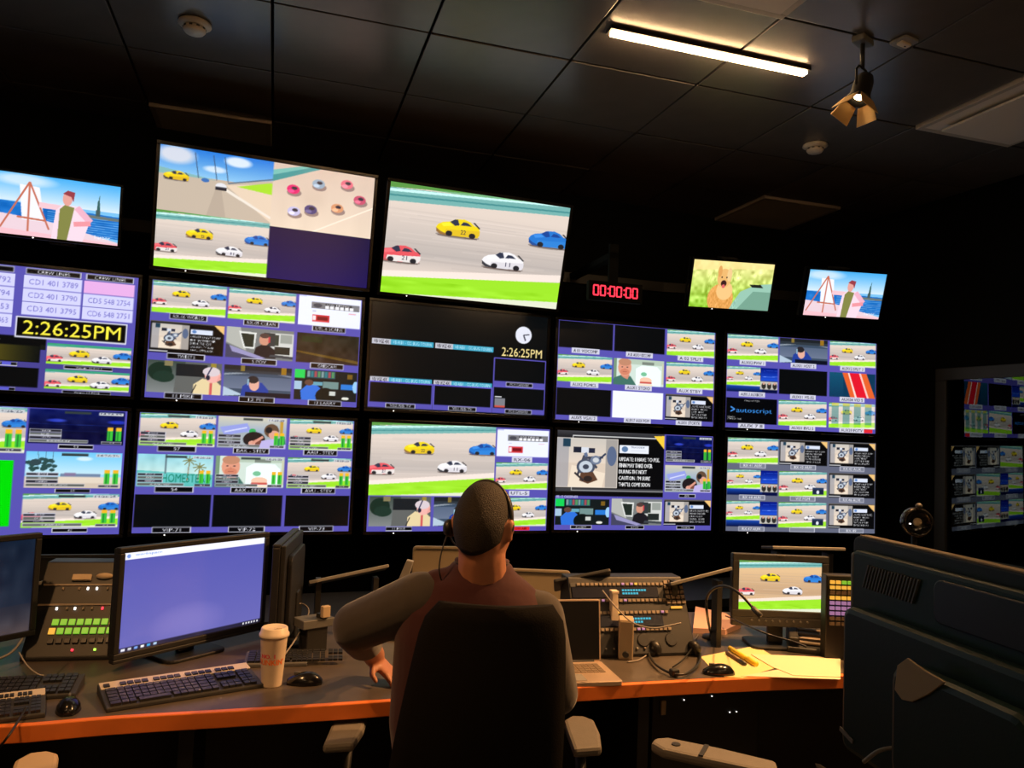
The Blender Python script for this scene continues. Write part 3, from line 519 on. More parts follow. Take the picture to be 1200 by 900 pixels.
# right wall with a window to a darker room
wy0, wy1, wz0, wz1 = 1.55, 3.45, .86, 1.98
wr = G(); T = .12; xc = X1+T/2; zt = CEIL+.3
wr.box((xc, (Y0+wy0)/2, zt/2), (T, wy0-Y0, zt)); wr.box((xc, (wy1+YB)/2, zt/2), (T, YB-wy1, zt)); wr.box((xc, (wy0+wy1)/2, wz0/2), (T, wy1-wy0, wz0)); wr.box((xc, (wy0+wy1)/2, (wz1+zt)/2), (T, wy1-wy0, zt-wz1))
structure(wr.build('wall_right', 'wall'))
PANE_TILT = .6
win = bpy.data.objects.new('window_1', None); col.objects.link(win); win.location = (X1, (wy0+wy1)/2, (wz0+wz1)/2); win.rotation_euler = (0, 0, R(-90)); structure(win)
G().frame(wy1-wy0-.06, wz1-wz0-.06, .075, -.02, .02).build('window_frame', 'dark', win, bev=.004)
G().box((0, 0, 0), (wy1-wy0-.06, .008, wz1-wz0-.06)).build('pane', 'glass', win).rotation_euler = (R(PANE_TILT), 0, 0)
structure(G().box((X1+1.4, 2.4, 1.5), (.1, 4, 3.4)).build('wall_beyond_window', 'wall'))
# ceiling tiles
panels = {(-2, 1), (4, 1), (4, -2), (1, -3), (-2, -5), (4, -6), (1, -7)}
strips = {(1, -2), (2, -2)}
tile = G().box((0, 0, 0), (CELL-.010, CELL-.010, .02)); tm = None
for i in range(-8, 8):
    for j in range(-11, 4):
        x, y = grid_xy(i+.5, j+.5)
        if not (X0-.3 < x < X1+.25 and Y0-.25 < y < YB+.3): continue
        if (i, j) in panels: continue
        if tm is None:
            o = tile.build('ceiling_tile', 'ceil', ceil, bev=.003); tm = o.data; bevo = o
        else: o = bevo.copy(); col.objects.link(o)
        o.location = (x, y, CEIL+.012+rng.uniform(-.0015, .0015)); o.rotation_euler = (0, 0, GA)
def ceiling_panel(i, j, lab, tray=False, jlen=1):
    x, y = grid_xy(i+.5, j+.5); t = thing('ceiling_panel', lab, 'ceiling light', (x, y, CEIL), GA)
    G().frame(CELL-.07, CELL-.07, .03, -.012, .012).at((0, 0, 0)).build('panel_frame', 'pframe', t, bev=.003).rotation_euler = (R(90), 0, 0)
    G().box((0, 0, -.008 if not tray else -.006), (CELL-.068, CELL-.068, .008)).build('diffuser', 'panel', t)
    if tray: G().box((0, 0, -.034), (CELL-.17, CELL-.17, .012)).build('dropped_baffle', 'panel', t, bev=.004); G().box((0, 0, -.018), (.1, .1, .03)).build('baffle_stem', 'dark', t)
    return t
ceiling_panel(-2, 1, 'unlit square ceiling panel above the upper left race screen')
ceiling_panel(4, 1, 'unlit beige ceiling panel above the dog picture screen')
ceiling_panel(4, -2, 'square ceiling vent with dropped centre plate at far right', True)
ceiling_panel(1, -3, 'framed pale ceiling panel behind the glowing light strip')
for (i, j) in ((-2, -5), (4, -6), (1, -7)): ceiling_panel(i, j, {-2: 'unlit ceiling panel above the left chair, out of view', 4: 'unlit ceiling panel by the right wall, out of view', 1: 'unlit ceiling panel behind the viewer'}[i])
def led_strip(x, y, rz, L, lab):
    t = thing('light_strip', lab, 'ceiling light', (x, y, CEIL), rz)
    G().box((0, 0, -.006), (L+.02, .05, .014)).build('housing', 'blk', t)
    G().box((0, 0, -.0195), (L, .030, .013)).build('diffuser', 'strip', t, bev=.003)
    return t
x, y = grid_xy(1.82, -1.5); led_strip(x, y, GA, .90, 'long glowing warm white light strip on the ceiling')
for k, (a, b) in enumerate(((-2.6, -6.0), (1.2, -6.5), (3.6, -6.0))):
    x, y = grid_xy(a, b); led_strip(x, y, GA, .9, ['glowing light strip on the ceiling behind the viewer to the left', 'glowing light strip on the ceiling right behind the viewer', 'glowing light strip on the ceiling behind the viewer by the window wall'][k])
def detector(i, j, lab):
    x, y = grid_xy(i, j); t = thing('smoke_detector', lab, 'smoke detector', (x, y, CEIL), 0)
    G().lathe([(.0, .0), (.062, 0), (.064, -.008), (.050, -.016), (.046, -.018), (0, -.018)]).build('base_ring', 'white', t, True)
    G().lathe([(.0, -.014), (.042, -.016), (.044, -.030), (.036, -.040), (.0, -.043)]).build('sensor_head', 'white', t, True)
    g = G()
    for k in range(10): g.at((0, 0, 0), rz=k*R(36)).box((.043, 0, -.024), (.003, .012, .007))
    g.build('vent_slots', 'dark', t)
detector(-1.49, -.55, 'round white smoke detector at upper left of the ceiling')
detector(3.54, -.38, 'round white smoke detector below the track spotlight')
x, y = grid_xy(2.88, -2.05); t = thing('ceiling_sensor', 'small square sensor plate on the ceiling beside the spotlight', 'sensor', (x, y, CEIL), GA+R(10))
G().prism(rrect(.085, .075, .012), -.010, 0).build('plate', 'grey', t, bev=.002); G().box((0, 0, -.014), (.055, .026, .012)).build('lens_cover', 'lid', t, bev=.003); G().box((.006, 0, -.021), (.008, .004, .003)).build('slot', 'blk', t)
# spotlights with barn doors
def spotlight(x, y, rz, aim, lab, power):
    t = thing('spotlight', lab, 'spotlight', (x, y, CEIL), rz, 'spotlights with barn doors under the ceiling')
    loc = Vector((0, 0, -.20)); W = Matrix.Translation((x, y, CEIL)) @ Matrix.Rotation(rz, 4, 'Z'); d = (W.inverted() @ aim)-loc
    q = (-d).to_track_quat('Z', 'Y').to_matrix().to_4x4(); X = Matrix.Translation(loc) @ q
    G().box((0, 0, -.012), (.09, .05, .024)).build('mounting_plate', 'mid', t, bev=.004); G().tube([(0, 0, -.02), (0, 0, -.12)], .009).build('stem', 'blk', t, True)
    G().tube([(-.05, 0, -.20), (-.05, 0, -.14), (-.03, 0, -.12), (.03, 0, -.12), (.05, 0, -.14), (.05, 0, -.20)], .005).build('yoke', 'blk', t, True)
    g = G(); g.X = X; g.lathe([(.0, .055), (.028, .055), (.036, .03), (.038, -.04), (.044, -.045), (.044, -.055), (.036, -.056), (.034, -.035), (0, -.030)], 20); g.build('lamp_head', 'blk', t, True)
    g = G(); g.X = X; g.ball((0, 0, -.034), (.024, .024, .014)); g.build('bulb', 'bulb', t, True)
    for k, a in enumerate((0, 90, 180, 270)):
        g = G(); g.X = X @ Matrix.Rotation(R(a), 4, 'Z') @ Matrix.Translation((.040, 0, -.055)) @ Matrix.Rotation(R(-28), 4, 'Y')
        g.prism([(-.034, 0), (.034, 0), (.046, -.07), (-.046, -.07)], -.0015, .0015, 'x'); g.build('barn_door', 'barn', t)
    sp = bpy.data.lights.new('spot_beam', 'SPOT'); sp.energy = power; sp.color = WARM; sp.spot_size = R(70); sp.spot_blend = .7; sp.shadow_soft_size = .03
    so = bpy.data.objects.new('spot_beam', sp); col.objects.link(so); so.parent = t; so.matrix_local = X @ Matrix.Translation((0, 0, -.07))
x, y = grid_xy(2.62, -1.98); spotlight(x, y, R(20), P(790, 800), 'small theatre spotlight with open glowing barn doors', SPOT_POWER)
spotlight(2.9, 1.75, 0, P(780, 812), 'spotlight aimed at the right desk end, above and behind the view', SPOT_POWER*1.8)
spotlight(-.75, 1.75, 0, P(200, 835), 'spotlight aimed at the left desk end, above and behind the view', SPOT_POWER*.55)
spotlight(1.2, -.4, 0, Vector((.9, Y0, 2.3)), 'spotlight washing the rear wall behind the viewer', SPOT_POWER*1.2)  # added lamp out of view, its bounce off the rear wall lifts the ceiling

# ------------------------------------------------------------------ wall screens
def wall_screen(x, y, z, wd, tilt, yaw, painter, lab, group=None, nw=256, gain=1.0, px=True):
    h = wd*9/16; t = thing('wall_monitor', lab, 'monitor', (x, y, CH+z), -yaw, group, 0)
    t.rotation_euler = Matrix.Rotation(-yaw, 3, 'Z').to_4x4().to_euler(); t.rotation_mode = 'XYZ'
    t.rotation_euler = (Matrix.Rotation(-yaw, 4, 'Z') @ Matrix.Rotation(tilt, 4, 'X')).to_euler()
    b = .018 if wd > .7 else .012
    G().frame(wd, h, b, -.006, .03).build('bezel', 'bez', t, bev=.0025)
    G().box((0, .045, 0), (wd+2*b-.006, .03, h+2*b-.006)).box((0, .075, 0), (wd*.6, .04, h*.6)).build('back_cover', 'blk', t)
    G().box((0, .12, 0), (.10, .07, .3)).build('wall_bracket', 'metal', t)
    picture('screen', wd, h, painter, t, nw, nw*9//16, y=.0, gain=gain)
    G().ball((-wd*.5+.14, -.0068, -h/2-b/2), .0032, 8, 4).build('power_light', 'ledwhite', t)
    return t
T0 = R(0)
WS = [('A', .229, 3.90, .978, 1.0, R(7.2), 0, scr_A, 'upper screen split into onboard view, car pack and dark blue quarter'),
 ('B', 1.303, 3.87, .966, 1.0, R(15.3), R(1.6), scr_B, 'upper middle screen filled by four race cars, beside red timer'),
 ('C', .225, 4.02, .366, 1.0, T0, 0, scr_C, 'nine picture multiview screen with web page and headset man, below split screen'),
 ('D', 1.276, 3.986, .366, 1.0, T0, R(1.6), scr_D, 'mostly black screen with round clock and yellow time'),
 ('E', 2.317, 3.87, .353, 1.0, T0, R(5.3), scr_E, 'nine picture multiview with one plain white tile in bottom row'),
 ('F', 3.377, 3.705, .353, 1.0, T0, R(11.3), scr_F, 'nine picture multiview with red stripes tile and blue autoscript word'),
 ('G', .213, 3.992, -.269, 1.0, T0, 0, scr_G, 'bottom row multiview with green HOMESTEAD sign tile and three black tiles'),
 ('H', 1.301, 3.957, -.269, 1.0, T0, R(1.6), scr_H, 'bottom row screen with large race picture behind the seated man'),
 ('I', 2.361, 3.926, -.269, 1.0, T0, R(5.3), scr_I, 'bottom row screen with large UPDATE message slide in white letters'),
 ('J', 3.436, 3.755, -.269, 1.0, T0, R(11.3), scr_J, 'bottom right multiview with grey gaps and four repeated message tiles'),
 ('K', -.836, 4.024, .366, 1.0, T0, 0, multiview_K, 'leftmost multiview with phone number lists and large yellow time'),
 ('L', -.838, 3.967, -.269, 1.0, T0, 0, scr_L, 'leftmost bottom screen with solid bright green tile'),
 ('M', -.655, 3.861, .892, .47, R(7), 0, easel, 'small top left screen with painter at easel by the harbour'),
 ('N', 2.764, 3.614, .884, .478, R(17.7), R(15.1), dog, 'small high screen showing golden dog on grass'),
 ('O', 3.473, 3.476, .884, .478, R(17.7), R(15.1), easel, 'small top right screen with painter at easel by the harbour')]
for (n, x, y, z, wd, tl, yw, f, lab) in WS:
    wall_screen(x, y, z, wd, tl, yw, f, lab, 'screens on the monitor wall', nw=(352 if n in 'BI' else 288) if wd > .7 else 192)
# slim black rails the screens hang from
for k, (z, x0, x1) in enumerate(((.366, -1.4, 3.9), (-.269, -1.4, 3.9), (.93, -1.0, 3.8))):
    pts = [(x0, 4.17), (1.7, 4.15), (2.6, 4.07), (x1, 3.86 if k < 2 else 3.78)]
    g = G(); g.rings([[(a, b, CH+z-.03), (a, b+.05, CH+z-.03), (a, b+.05, CH+z+.03), (a, b, CH+z+.03)] for a, b in pts]); structure(g.build('trim_%d' % (k+1), 'blk'))
# red timer
tc = K(722, 342, 3.98); t = thing('timer_display', 'red digital timer reading 00:00:00 beside the upper middle screen', 'clock', tc, -R(6))
G().box((0, .02, 0), (.30, .04, .10)).build('timer_case', 'wall', t, bev=.004); G().box((0, .05, .11), (.05, .02, .30)).box((0, .36, .20), (.05, .64, .03)).build('mounting_bracket', 'wall', t)
SEG = {'0': 'abcdef'}
x = -.112
for ch in '00:00:00':
    g = G()
    if ch == '0':
        w_, h_, s_ = .026, .050, .0065
        for (cx_, cz_, a, b) in ((0, h_/2, w_, s_), (0, -h_/2, w_, s_), (-w_/2, h_/4, s_, h_/2-.003), (w_/2, h_/4, s_, h_/2-.003), (-w_/2, -h_/4, s_, h_/2-.003), (w_/2, -h_/4, s_, h_/2-.003)): g.box((x+cx_, -.001, cz_), (a, .003, b))
        g.build('digit', 'ledred', t); x += .038 if True else 0
    else:
        x -= .006; g.box((x-.003, -.001, .012), (.007, .003, .007)); g.box((x-.003, -.001, -.012), (.007, .003, .007)); g.build('colon', 'ledred', t); x += .020

# ------------------------------------------------------------------ main console desk
EDGE = [P(a, b) for a, b in ((-420, 850), (-200, 855), (0, 852), (130, 842), (300, 832), (440, 823), (675, 806), (860, 796), (980, 792), (1120, 790), (1260, 792))]
EDGE = [Vector((p.x, p.y, .73)) for p in EDGE]; EDGE = spline(EDGE, 4)
def inset(line, d):
    out = []
    for i, p in enumerate(line):
        t_ = line[min(i+1, len(line)-1)]-line[max(i-1, 0)]; n_ = Vector((-t_.y, t_.x, 0)).normalized(); out.append(p+n_*d)
    return out
dk = thing('console_desk', 'long dark control room desk with orange wood front edge', 'desk', (0, 0, 0))
BK = inset(EDGE, .92)
top = G(); f0 = inset(EDGE, .022)
top.rings([[(a.x, a.y, .69), (b.x, b.y, .69), (b.x, b.y, .73), (a.x, a.y, .73)] for a, b in zip(f0, BK)]); top.build('worktop', 'desk', dk)
e = G(); e.rings([[(a.x, a.y, .686), (b.x, b.y, .686), (b.x, b.y, .7305), (a.x, a.y, .7305)] for a, b in zip(EDGE, f0)]); e.build('wood_edge', 'wood', dk, bev=.003)
m_ = inset(EDGE, .55); m2 = inset(EDGE, .58); g = G(); g.rings([[(a.x, a.y, .0), (b.x, b.y, .0), (b.x, b.y, .69), (a.x, a.y, .69)] for a, b in zip(m_, m2)]); g.build('modesty_panel', 'blk', dk)
for k in (2, 14, 26, 38):
    a, b = inset(EDGE, .12)[k], BK[k]; n_ = (b-a).normalized(); s_ = Vector((-n_.y, n_.x, 0))*.02
    g = G(); g.prism([tuple((a-s_)[:2]), tuple((b-s_)[:2]), tuple((b+s_)[:2]), tuple((a+s_)[:2])], 0, .69); g.build('side_panel', 'blk', dk)
# lower front row desk between the console and the wall
fd = thing('front_row_desk', 'low dark desk in front of the screen wall', 'desk', (1.2, 3.52, 0), 0)
G().box((0, 0, .70), (5.2, .5, .04)).build('worktop', 'blk', fd); 
for x in (-2.5, -.8, .9, 2.5): G().box((x, 0, .34), (.04, .46, .68)).build('side_panel', 'blk', fd)

# rack unit with little lights under the desk
rp = P(880, 850, .55); t = thing('rack_unit', 'dark equipment unit with tiny white lights under the desk', 'rack', (rp.x, rp.y+.25, 0), -.05)
G().box((0, .1, .34), (.46, .2, .60)).build('case', 'blk', t, bev=.004)
for k, (a, b) in enumerate(((-.1, .56), (.02, .565), (.10, .50), (.13, .50))): G().box((a, -.002, b), (.0035, .003, .0035)).build('status_light', 'ledwhite', t)
G().box((-.19, -.006, .54), (.02, .012, .05)).build('pull_handle', 'tan', t, bev=.002)

# ------------------------------------------------------------------ desk gear
def desk_frame(pa, pb):
    d = pb-pa; return math.atan2(d.y, d.x), d.to_2d().length
def monitor(name, lab, A, B, h, painter=None, bez=.018, thick=.04, stand_z=.73, nw=192, bmat='blk', back=None, tilt=0, chin=0, cat='monitor', gain=1.0, face=1):
    """screen whose lower corners stand at A and B"""
    rz, wd = desk_frame(A, B); c = (A+B)/2; t = thing(name, lab, cat, (c.x, c.y, stand_z), rz)
    z0 = c.z-stand_z; g = G(); y0 = 0
    X = Matrix.Translation((0, 0, z0)) @ Matrix.Rotation(tilt, 4, 'X')
    g.X = X; g.frame(wd, h, bez, -.008, .018, h/2)
    if chin: g.box((0, .005, -bez-chin/2), (wd+2*bez, .026, chin))
    g.build('bezel', bmat, t, bev=.003)
    g = G(); g.X = X; g.box((0, .018+thick/4, h/2), (wd+2*bez-.01, thick/2, h+2*bez-.01)); g.prism(rrect(wd*.8, h*.8, .03, cy=h/2), .018+thick/2, .018+thick, 'y'); g.build('back_cover', back or bmat, t, bev=.004)
    if painter: o = picture('screen', wd, h, painter, t, nw, int(nw*h/wd), gain=gain); 
    else: o = G().box((0, -.001, 0), (wd, .002, h)).build('screen', 'navy', t)
    o.matrix_local = X @ Matrix.Translation((0, 0, h/2))
    G().box((0, .05, (z0+h*.45)/2+.01), (.06, .02, z0+h*.45)).build('stand_neck', 'blk', t, bev=.004)
    G().prism(rrect(.22, .17, .03, cy=.05), 0, .012).build('stand_base', 'blk', t, bev=.004)
    return t
def KZ(px, py, d): return K(px, py, d)
# big lavender PC monitor on the left
monitor('desktop_monitor', 'large desk monitor with plain lavender screen behind the long keyboard', K(138, 764, 2.36), K(304, 730, 2.80), .305, pc_screen, nw=256, chin=.012)
monitor('desktop_monitor', 'dim dark blue desk monitor cut by the left edge of the photo', K(-150, 768, 2.1), K(33, 744, 2.45), .29, dim_screen, nw=160)
monitor('desktop_monitor', 'black desk monitor turned edge-on beside the lavender one', K(338, 735, 3.02), K(316, 762, 2.62), .36, None, bez=.012, thick=.035, stand_z=.73, bmat='blk')
# small broadcast monitor
t = monitor('field_monitor', 'small thick framed desk monitor showing the race beside papers', K(865, 712, 2.98), K(962, 719, 2.98), .188, lambda v: race(v, warm=1), bez=.026, thick=.06, nw=192, bmat='dark', chin=.035)
KNZ = K(912, 727, 2.98).z-.73
for k in range(9): G().lathe([(0, 0), (.004, 0), (.004, .006), (0, .006)], 10).at().build('knob', 'mid', t).matrix_local = Matrix.Translation((-.11+k*.027, -.008, KNZ)) @ Matrix.Rotation(R(90), 4, 'X')
G().box((0, -.0085, K(912, 651, 2.98).z-.73), (.03, .002, .004)).build('front_mark', 'grey', t)

def control_deck(name, lab, A, B, hgt, lean):
    rz, wd = desk_frame(A, B); c = (A+B)/2; t = thing(name, lab, 'control panel', (c.x, c.y, .73), rz)
    X = Matrix.Translation((0, 0, .012)) @ Matrix.Rotation(-lean, 4, 'X')
    g = G(); dp = hgt*math.sin(lean); zz = hgt*math.cos(lean)
    g.prism([(0, 0), (.0, .012), (dp, zz+.012), (dp+.08, zz+.012), (dp+.10, 0)], -wd/2, wd/2, 'x'); g.build('case', 'blk', t, bev=.004)
    return t, X, wd
# left deck with lit green keys
A, B = P(22, 776), P(152, 773); t, X, wd = control_deck('button_panel', 'tilted control panel with two rows of lit green keys at left', A, B, .33, R(35))
def key(t, X, x, z, w_, h_, m, nm='key', d=.006):
    g = G(); g.X = X; g.box((x, -d/2-.001, z), (w_, d, h_)); return g.build(nm, m, t, bev=.001)
sc_ = wd/130                                             # metres per pixel along this panel
for r_ in range(2):
    for k in range(9):
        m = 'keyamber' if (r_ == 0 and k == 7) or (r_ == 1 and k == 0) else 'keygreen'
        key(t, X, -wd/2+(31+k*9.9-r_*1.5)*sc_, .115-r_*.030, 7.6*sc_, .020, m)
for r_, zz in enumerate((.175, .245)):
    g = G(); g.X = X; g.box((0, -.002, zz), (wd*.94, .004, .006)); g.build('trim_strip', 'keydim', t)
    for k in range(9):
        if rng.random() < .75: key(t, X, -wd/2+(28+k*11)*sc_+rng.uniform(-.004, .004), zz-.014, .006, .009, ['ledwhite', 'ledred', 'keydim', 'keydim'][int(rng.integers(4))], 'indicator')
for k in range(8): key(t, X, -wd/2+(31+k*9.9)*sc_, .052, 7*sc_, .016, 'key', 'unlit_key')
for k, m in ((4.6, 'ledred'), (7.3, 'ledgreen'), (11.5, 'ledred')): key(t, X, -wd/2+(14+k*9.9)*sc_, .022, .007, .007, m, 'indicator')
g = G(); g.X = X; g.box((-.04, -.006, .27), (.06, .012, .022)); g.build('label_plate', 'tan', t, bev=.003)
g = G(); g.X = X; g.ball((.03, -.006, .275), (.028, .01, .011)); g.build('label_disc', 'tan', t, True)
# right deck with cyan displays
A, B = P(676, 772), P(816, 768); t, X, wd = control_deck('intercom_panel', 'tilted intercom panel with cyan displays and rows of keys', A, B, .285, R(30))
for r_, zz in enumerate((.255, .148)):
    g = G(); g.X = X; g.box((-.05, -.002, zz-.03), (wd*.74, .004, .040)); g.build('display_window', 'navy', t)
    g = G(); g.X = X
    for k in range(9):
        g.box((-.02+k*.011+.0, -.0045, zz-.023), (.008, .001, .007))
        if k < 6: g.box((-.02+k*.011, -.0045, zz-.035), (.008, .001, .007))
    g.build('display_text', 'cyan', t)
    for q, z2 in enumerate((zz, zz-.062)):
        g = G(); g.X = X; g.box((-.04, -.0015, z2), (wd*.80, .003, .016)); g.build('key_strip', 'dark', t)
        g = G(); g.X = X
        for k in range(20): g.box((-wd*.42+k*wd*.038, -.005, z2), (wd*.026, .006, .010))
        g.build('key_row', 'keydim', t)['kind'] = 'stuff'
        for k in rng.choice(20, 3, replace=False): key(t, X, -wd*.42+k*wd*.038, z2, wd*.024, .008, 'keyamber' if rng.random() < .5 else 'keypink', 'lit_key', .010)
for r_ in range(5):
    for k in range(4): key(t, X, wd*.34+k*.0205, .262-r_*.019, .016, .014, 'keydim', 'keypad_key')
key(t, X, wd*.40, .165, .045, .008, 'keyamber', 'lit_key')
for k, x in enumerate((-.11, -.02, .09)): 
    g = G(); g.X = X @ Matrix.Translation((x+.05, -.001, .047)) @ Matrix.Rotation(R(90), 4, 'X'); g.lathe([(0, 0), (.024, 0), (.022, .004), (0, .004)], 20); g.build('speaker_grille', 'key', t)
for k in range(7): key(t, X, -.12+k*.03, .018, .007, .007, 'keydim' if k % 2 else 'grey', 'lower_key')
# coloured switcher panel beyond the small monitor
A, B = P(966, 752), P(1040, 756); A = K(968, 738, 2.85); B = K(1040, 741, 2.85); c = (A+B)/2; rz, wd = desk_frame(A, B)
t = thing('switcher_panel', 'upright panel of small coloured keys at right of small race monitor', 'control panel', (c.x, c.y, .73), rz)
zb = c.z-.73; G().box((0, .03, (zb+.2)/2), (wd, .05, zb+.2)).build('case', 'blk', t, bev=.004)
for r_ in range(9):
    for k in range(6):
        m = ['keygreen', 'keyamber', 'keydim', 'keyamber', 'keypink', 'keypink', 'keypink', 'keydim', 'keydim'][r_]
        if r_ == 0: m = 'keyamber' if k < 2 else 'keygreen'
        G().box((-wd/2+.022+k*.022, .002, zb+.175-r_*.019), (.016, .008, .012)).build('key', m, t)

# computer keyboards
def keyboard(lab, FL, FR, dep, top='silver', band=.28, base='dark', nk=22):
    rz, wd = desk_frame(FL, FR); c = (FL+FR)/2; t = thing('computer_keyboard', lab, 'keyboard', (c.x, c.y, .73), rz)
    G().prism([(0, 0), (0, .012), (dep, .028), (dep, 0)], -wd/2, wd/2, 'x').build('base', base, t, bev=.003)
    sl = math.atan2(.016, dep); X = Matrix.Translation((0, 0, .012)) @ Matrix.Rotation(sl, 4, 'X')
    if band: g = G(); g.X = X; g.box((0, dep*(1-band/2), .0015), (wd*.985, dep*band*.98, .003)); g.build('top_band', top, t, bev=.001)
    kd = dep*(1-band)-.012; p = wd/nk; rows = 5; g = G(); g.X = X
    for r_ in range(rows):
        x = -wd/2+p*.5; zone = [(0, 15.2), (15.7, 18.6), (19, nk-.8)]
        for (a, b) in zone:
            if b <= a: continue
            q = a
            while q < b-.3:
                w_ = 1
                if a == 0 and (q == 0 or q > 12.5): w_ = min(1.6, b-q)
                if a == 0 and r_ == 0 and 3 < q < 8: w_ = 5
                if not (15 < a < 16 and r_ == 2): g.box((x+(q+w_/2)*p*.98, .006+kd*(r_+.5)/rows, .004), (p*w_*.84, kd/rows*.80, .007))
                q += w_
    o = g.build('keys', 'key', t); o['kind'] = 'stuff'
    if band:
        g = G(); g.X = X
        for a in (0, 2.2, 3.2, 4.2, 5.2, 6.8, 7.8, 8.8, 9.8, 11.4, 12.4, 13.4, 14.4, 15.9, 16.9, 17.9): g.box((-wd/2+p*(1+a), dep*(1-band*.66), .004), (p*.8, dep*.11, .006))
        g.build('function_keys', 'key', t)['kind'] = 'stuff'
    return t
keyboard('long black keyboard with silver top band in front of the lavender screen', P(124, 836), P(309, 806), .17*1.0)
keyboard('black keyboard with silver band at the left edge of the desk', P(-95, 861), P(53, 841), .155)
keyboard('all black keyboard lying behind the silver banded one at left', P(-90, 829), P(88, 818), .13, band=0)
keyboard('small flat keyboard with pale keys behind the paper cup', P(285, 783), P(360, 781), .09, band=0, base='mid', nk=12)
def mouse(lab, p, rz, L=.105):
    t = thing('computer_mouse', lab, 'mouse', (p.x, p.y, .73), rz)
    rs = []
    for k in range(11):
        u = k/10; x = (u-.5)*L; w_ = .031*math.sin(math.pi*min(1, max(.0, .06+.88*u)))**.55; h_ = .036*math.sin(math.pi*(.10+.80*u**.8))**.8
        rs.append([(x, w_*math.cos(a), max(0.0, h_*math.sin(a)) if math.sin(a) > 0 else 0.0) for a in [2*math.pi*i/16 for i in range(16)]])
    G().rings(rs).build('shell', 'bez', t, True); G().box((L*.22, 0, .030), (.02, .006, .012)).build('scroll_wheel', 'mid', t, bev=.002)
    return t
mouse('black computer mouse between the left keyboards and the long keyboard', P(80, 832), R(95))
mouse('glossy black computer mouse right of the paper cup', P(357, 801), R(165))
mouse('black computer mouse beside the headset, on the yellow paper edge', P(842, 790), R(160))
# paper coffee cup
p = P(318, 803); t = thing('coffee_cup', 'tall cream paper coffee cup with pink and orange print', 'cup', (p.x, p.y, .73), R(-15))
G().lathe([(0, 0), (.029, 0), (.030, .004), (.040, .148), (.041, .150), (0, .150)], 32).build('cup_body', 'cup', t, True)
G().lathe([(0, .146), (.043, .146), (.0445, .150), (.0445, .156), (.041, .160), (.039, .172), (.036, .175), (.032, .172), (0, .171)], 32).build('lid', 'lid', t, True)
G().box((.018, -.02, .1755), (.018, .008, .004)).build('lid_tab', 'lid', t, bev=.001)
def wrap_text(txt, hgt, z, a0, m, name):
    v, tr = glyph_tris(txt); wdt = hgt*len(txt)*.72; g = G(); vs = []
    for a, b in v:
        zz = z+b*hgt; r = .030+(.040-.030)*(zz-.004)/.144+.0006; th = R(a0)+(a-.5)*wdt/r; vs.append((r*math.cos(th), r*math.sin(th), zz))
    g.add(vs, [tuple(x) for x in tr])
    for dx in (-.0007, .0007):
        g.add([(a+dx*1.0, b+dx*.25, c_+abs(dx)*.6) for a, b, c_ in vs], [tuple(x) for x in tr])
    g.build(name, m, t, recalc=False)
wrap_text("DUNKIN'", .017, .068, -95, 'orange', 'orange_lettering'); wrap_text('NO. 1', .012, .088, -105, 'pink', 'pink_lettering')

# laptop
A, B = P(628, 807), P(716, 804); rz, wd = desk_frame(A, B); c = (A+B)/2; t = thing('laptop', 'open silver laptop with dark screen right of the seated man', 'laptop', (c.x, c.y, .73), rz)
wd = .33; DL = .215
G().prism(rrect(wd, DL, .012, cy=DL/2), 0, .014).build('base', 'alu', t, bev=.002)
g = G()
for r_ in range(5):
    for k in range(13): g.box((-wd*.40+k*wd*.066, .10+r_*.019, .0150), (wd*.055, .015, .002))
g.build('keys', 'orange' if False else 'keydim', t)['kind'] = 'stuff'
G().box((0, .05, .0145), (.10, .065, .001)).build('trackpad', 'grey', t)
g = G(); g.X = Matrix.Translation((0, DL, .012)) @ Matrix.Rotation(R(-8), 4, 'X'); g.prism(rrect(wd, .208, .01, cy=.105), 0, .006, 'y'); g.build('lid', 'alu', t, bev=.002)
g = G(); g.X = Matrix.Translation((0, DL, .012)) @ Matrix.Rotation(R(-8), 4, 'X'); g.box((0, -.001, .105), (wd-.012, .002, .196)); g.build('screen', 'bez', t)
G().tube([(-wd*.42, DL, .014), (wd*.42, DL, .014)], .006).build('hinge', 'dark', t, True)
# wooden box speaker and the white slab behind it
p = P(733, 774); t = thing('box_speaker', 'small beige upright box with angled side beside the laptop', 'speaker', (p.x, p.y, .73), R(-28))
G().box((0, .04, .07), (.052, .07, .14)).build('cabinet', 'tan', t, bev=.003); G().box((0, .003, .07), (.044, .004, .128)).build('front_panel', 'backs', t, bev=.001); G().lathe([(0, 0), (.012, 0), (.010, .004), (0, .004)], 16).at().build('knob', 'dark', t).matrix_local = Matrix.Translation((0, .001, .02)) @ Matrix.Rotation(R(90), 4, 'X')
p = P(724, 768); t = thing('white_dock', 'slim white upright stand behind the beige box', 'stand', (p.x, p.y+.03, .73), R(-10))
G().prism([(-.016, 0), (.020, 0), (.016, .10), (.010, .215), (-.012, .215), (-.014, .10)], 0, .03, 'y').build('column', 'lid', t, bev=.003); G().box((-.001, .015, .219), (.028, .032, .010)).build('cap', 'lid', t, bev=.002)

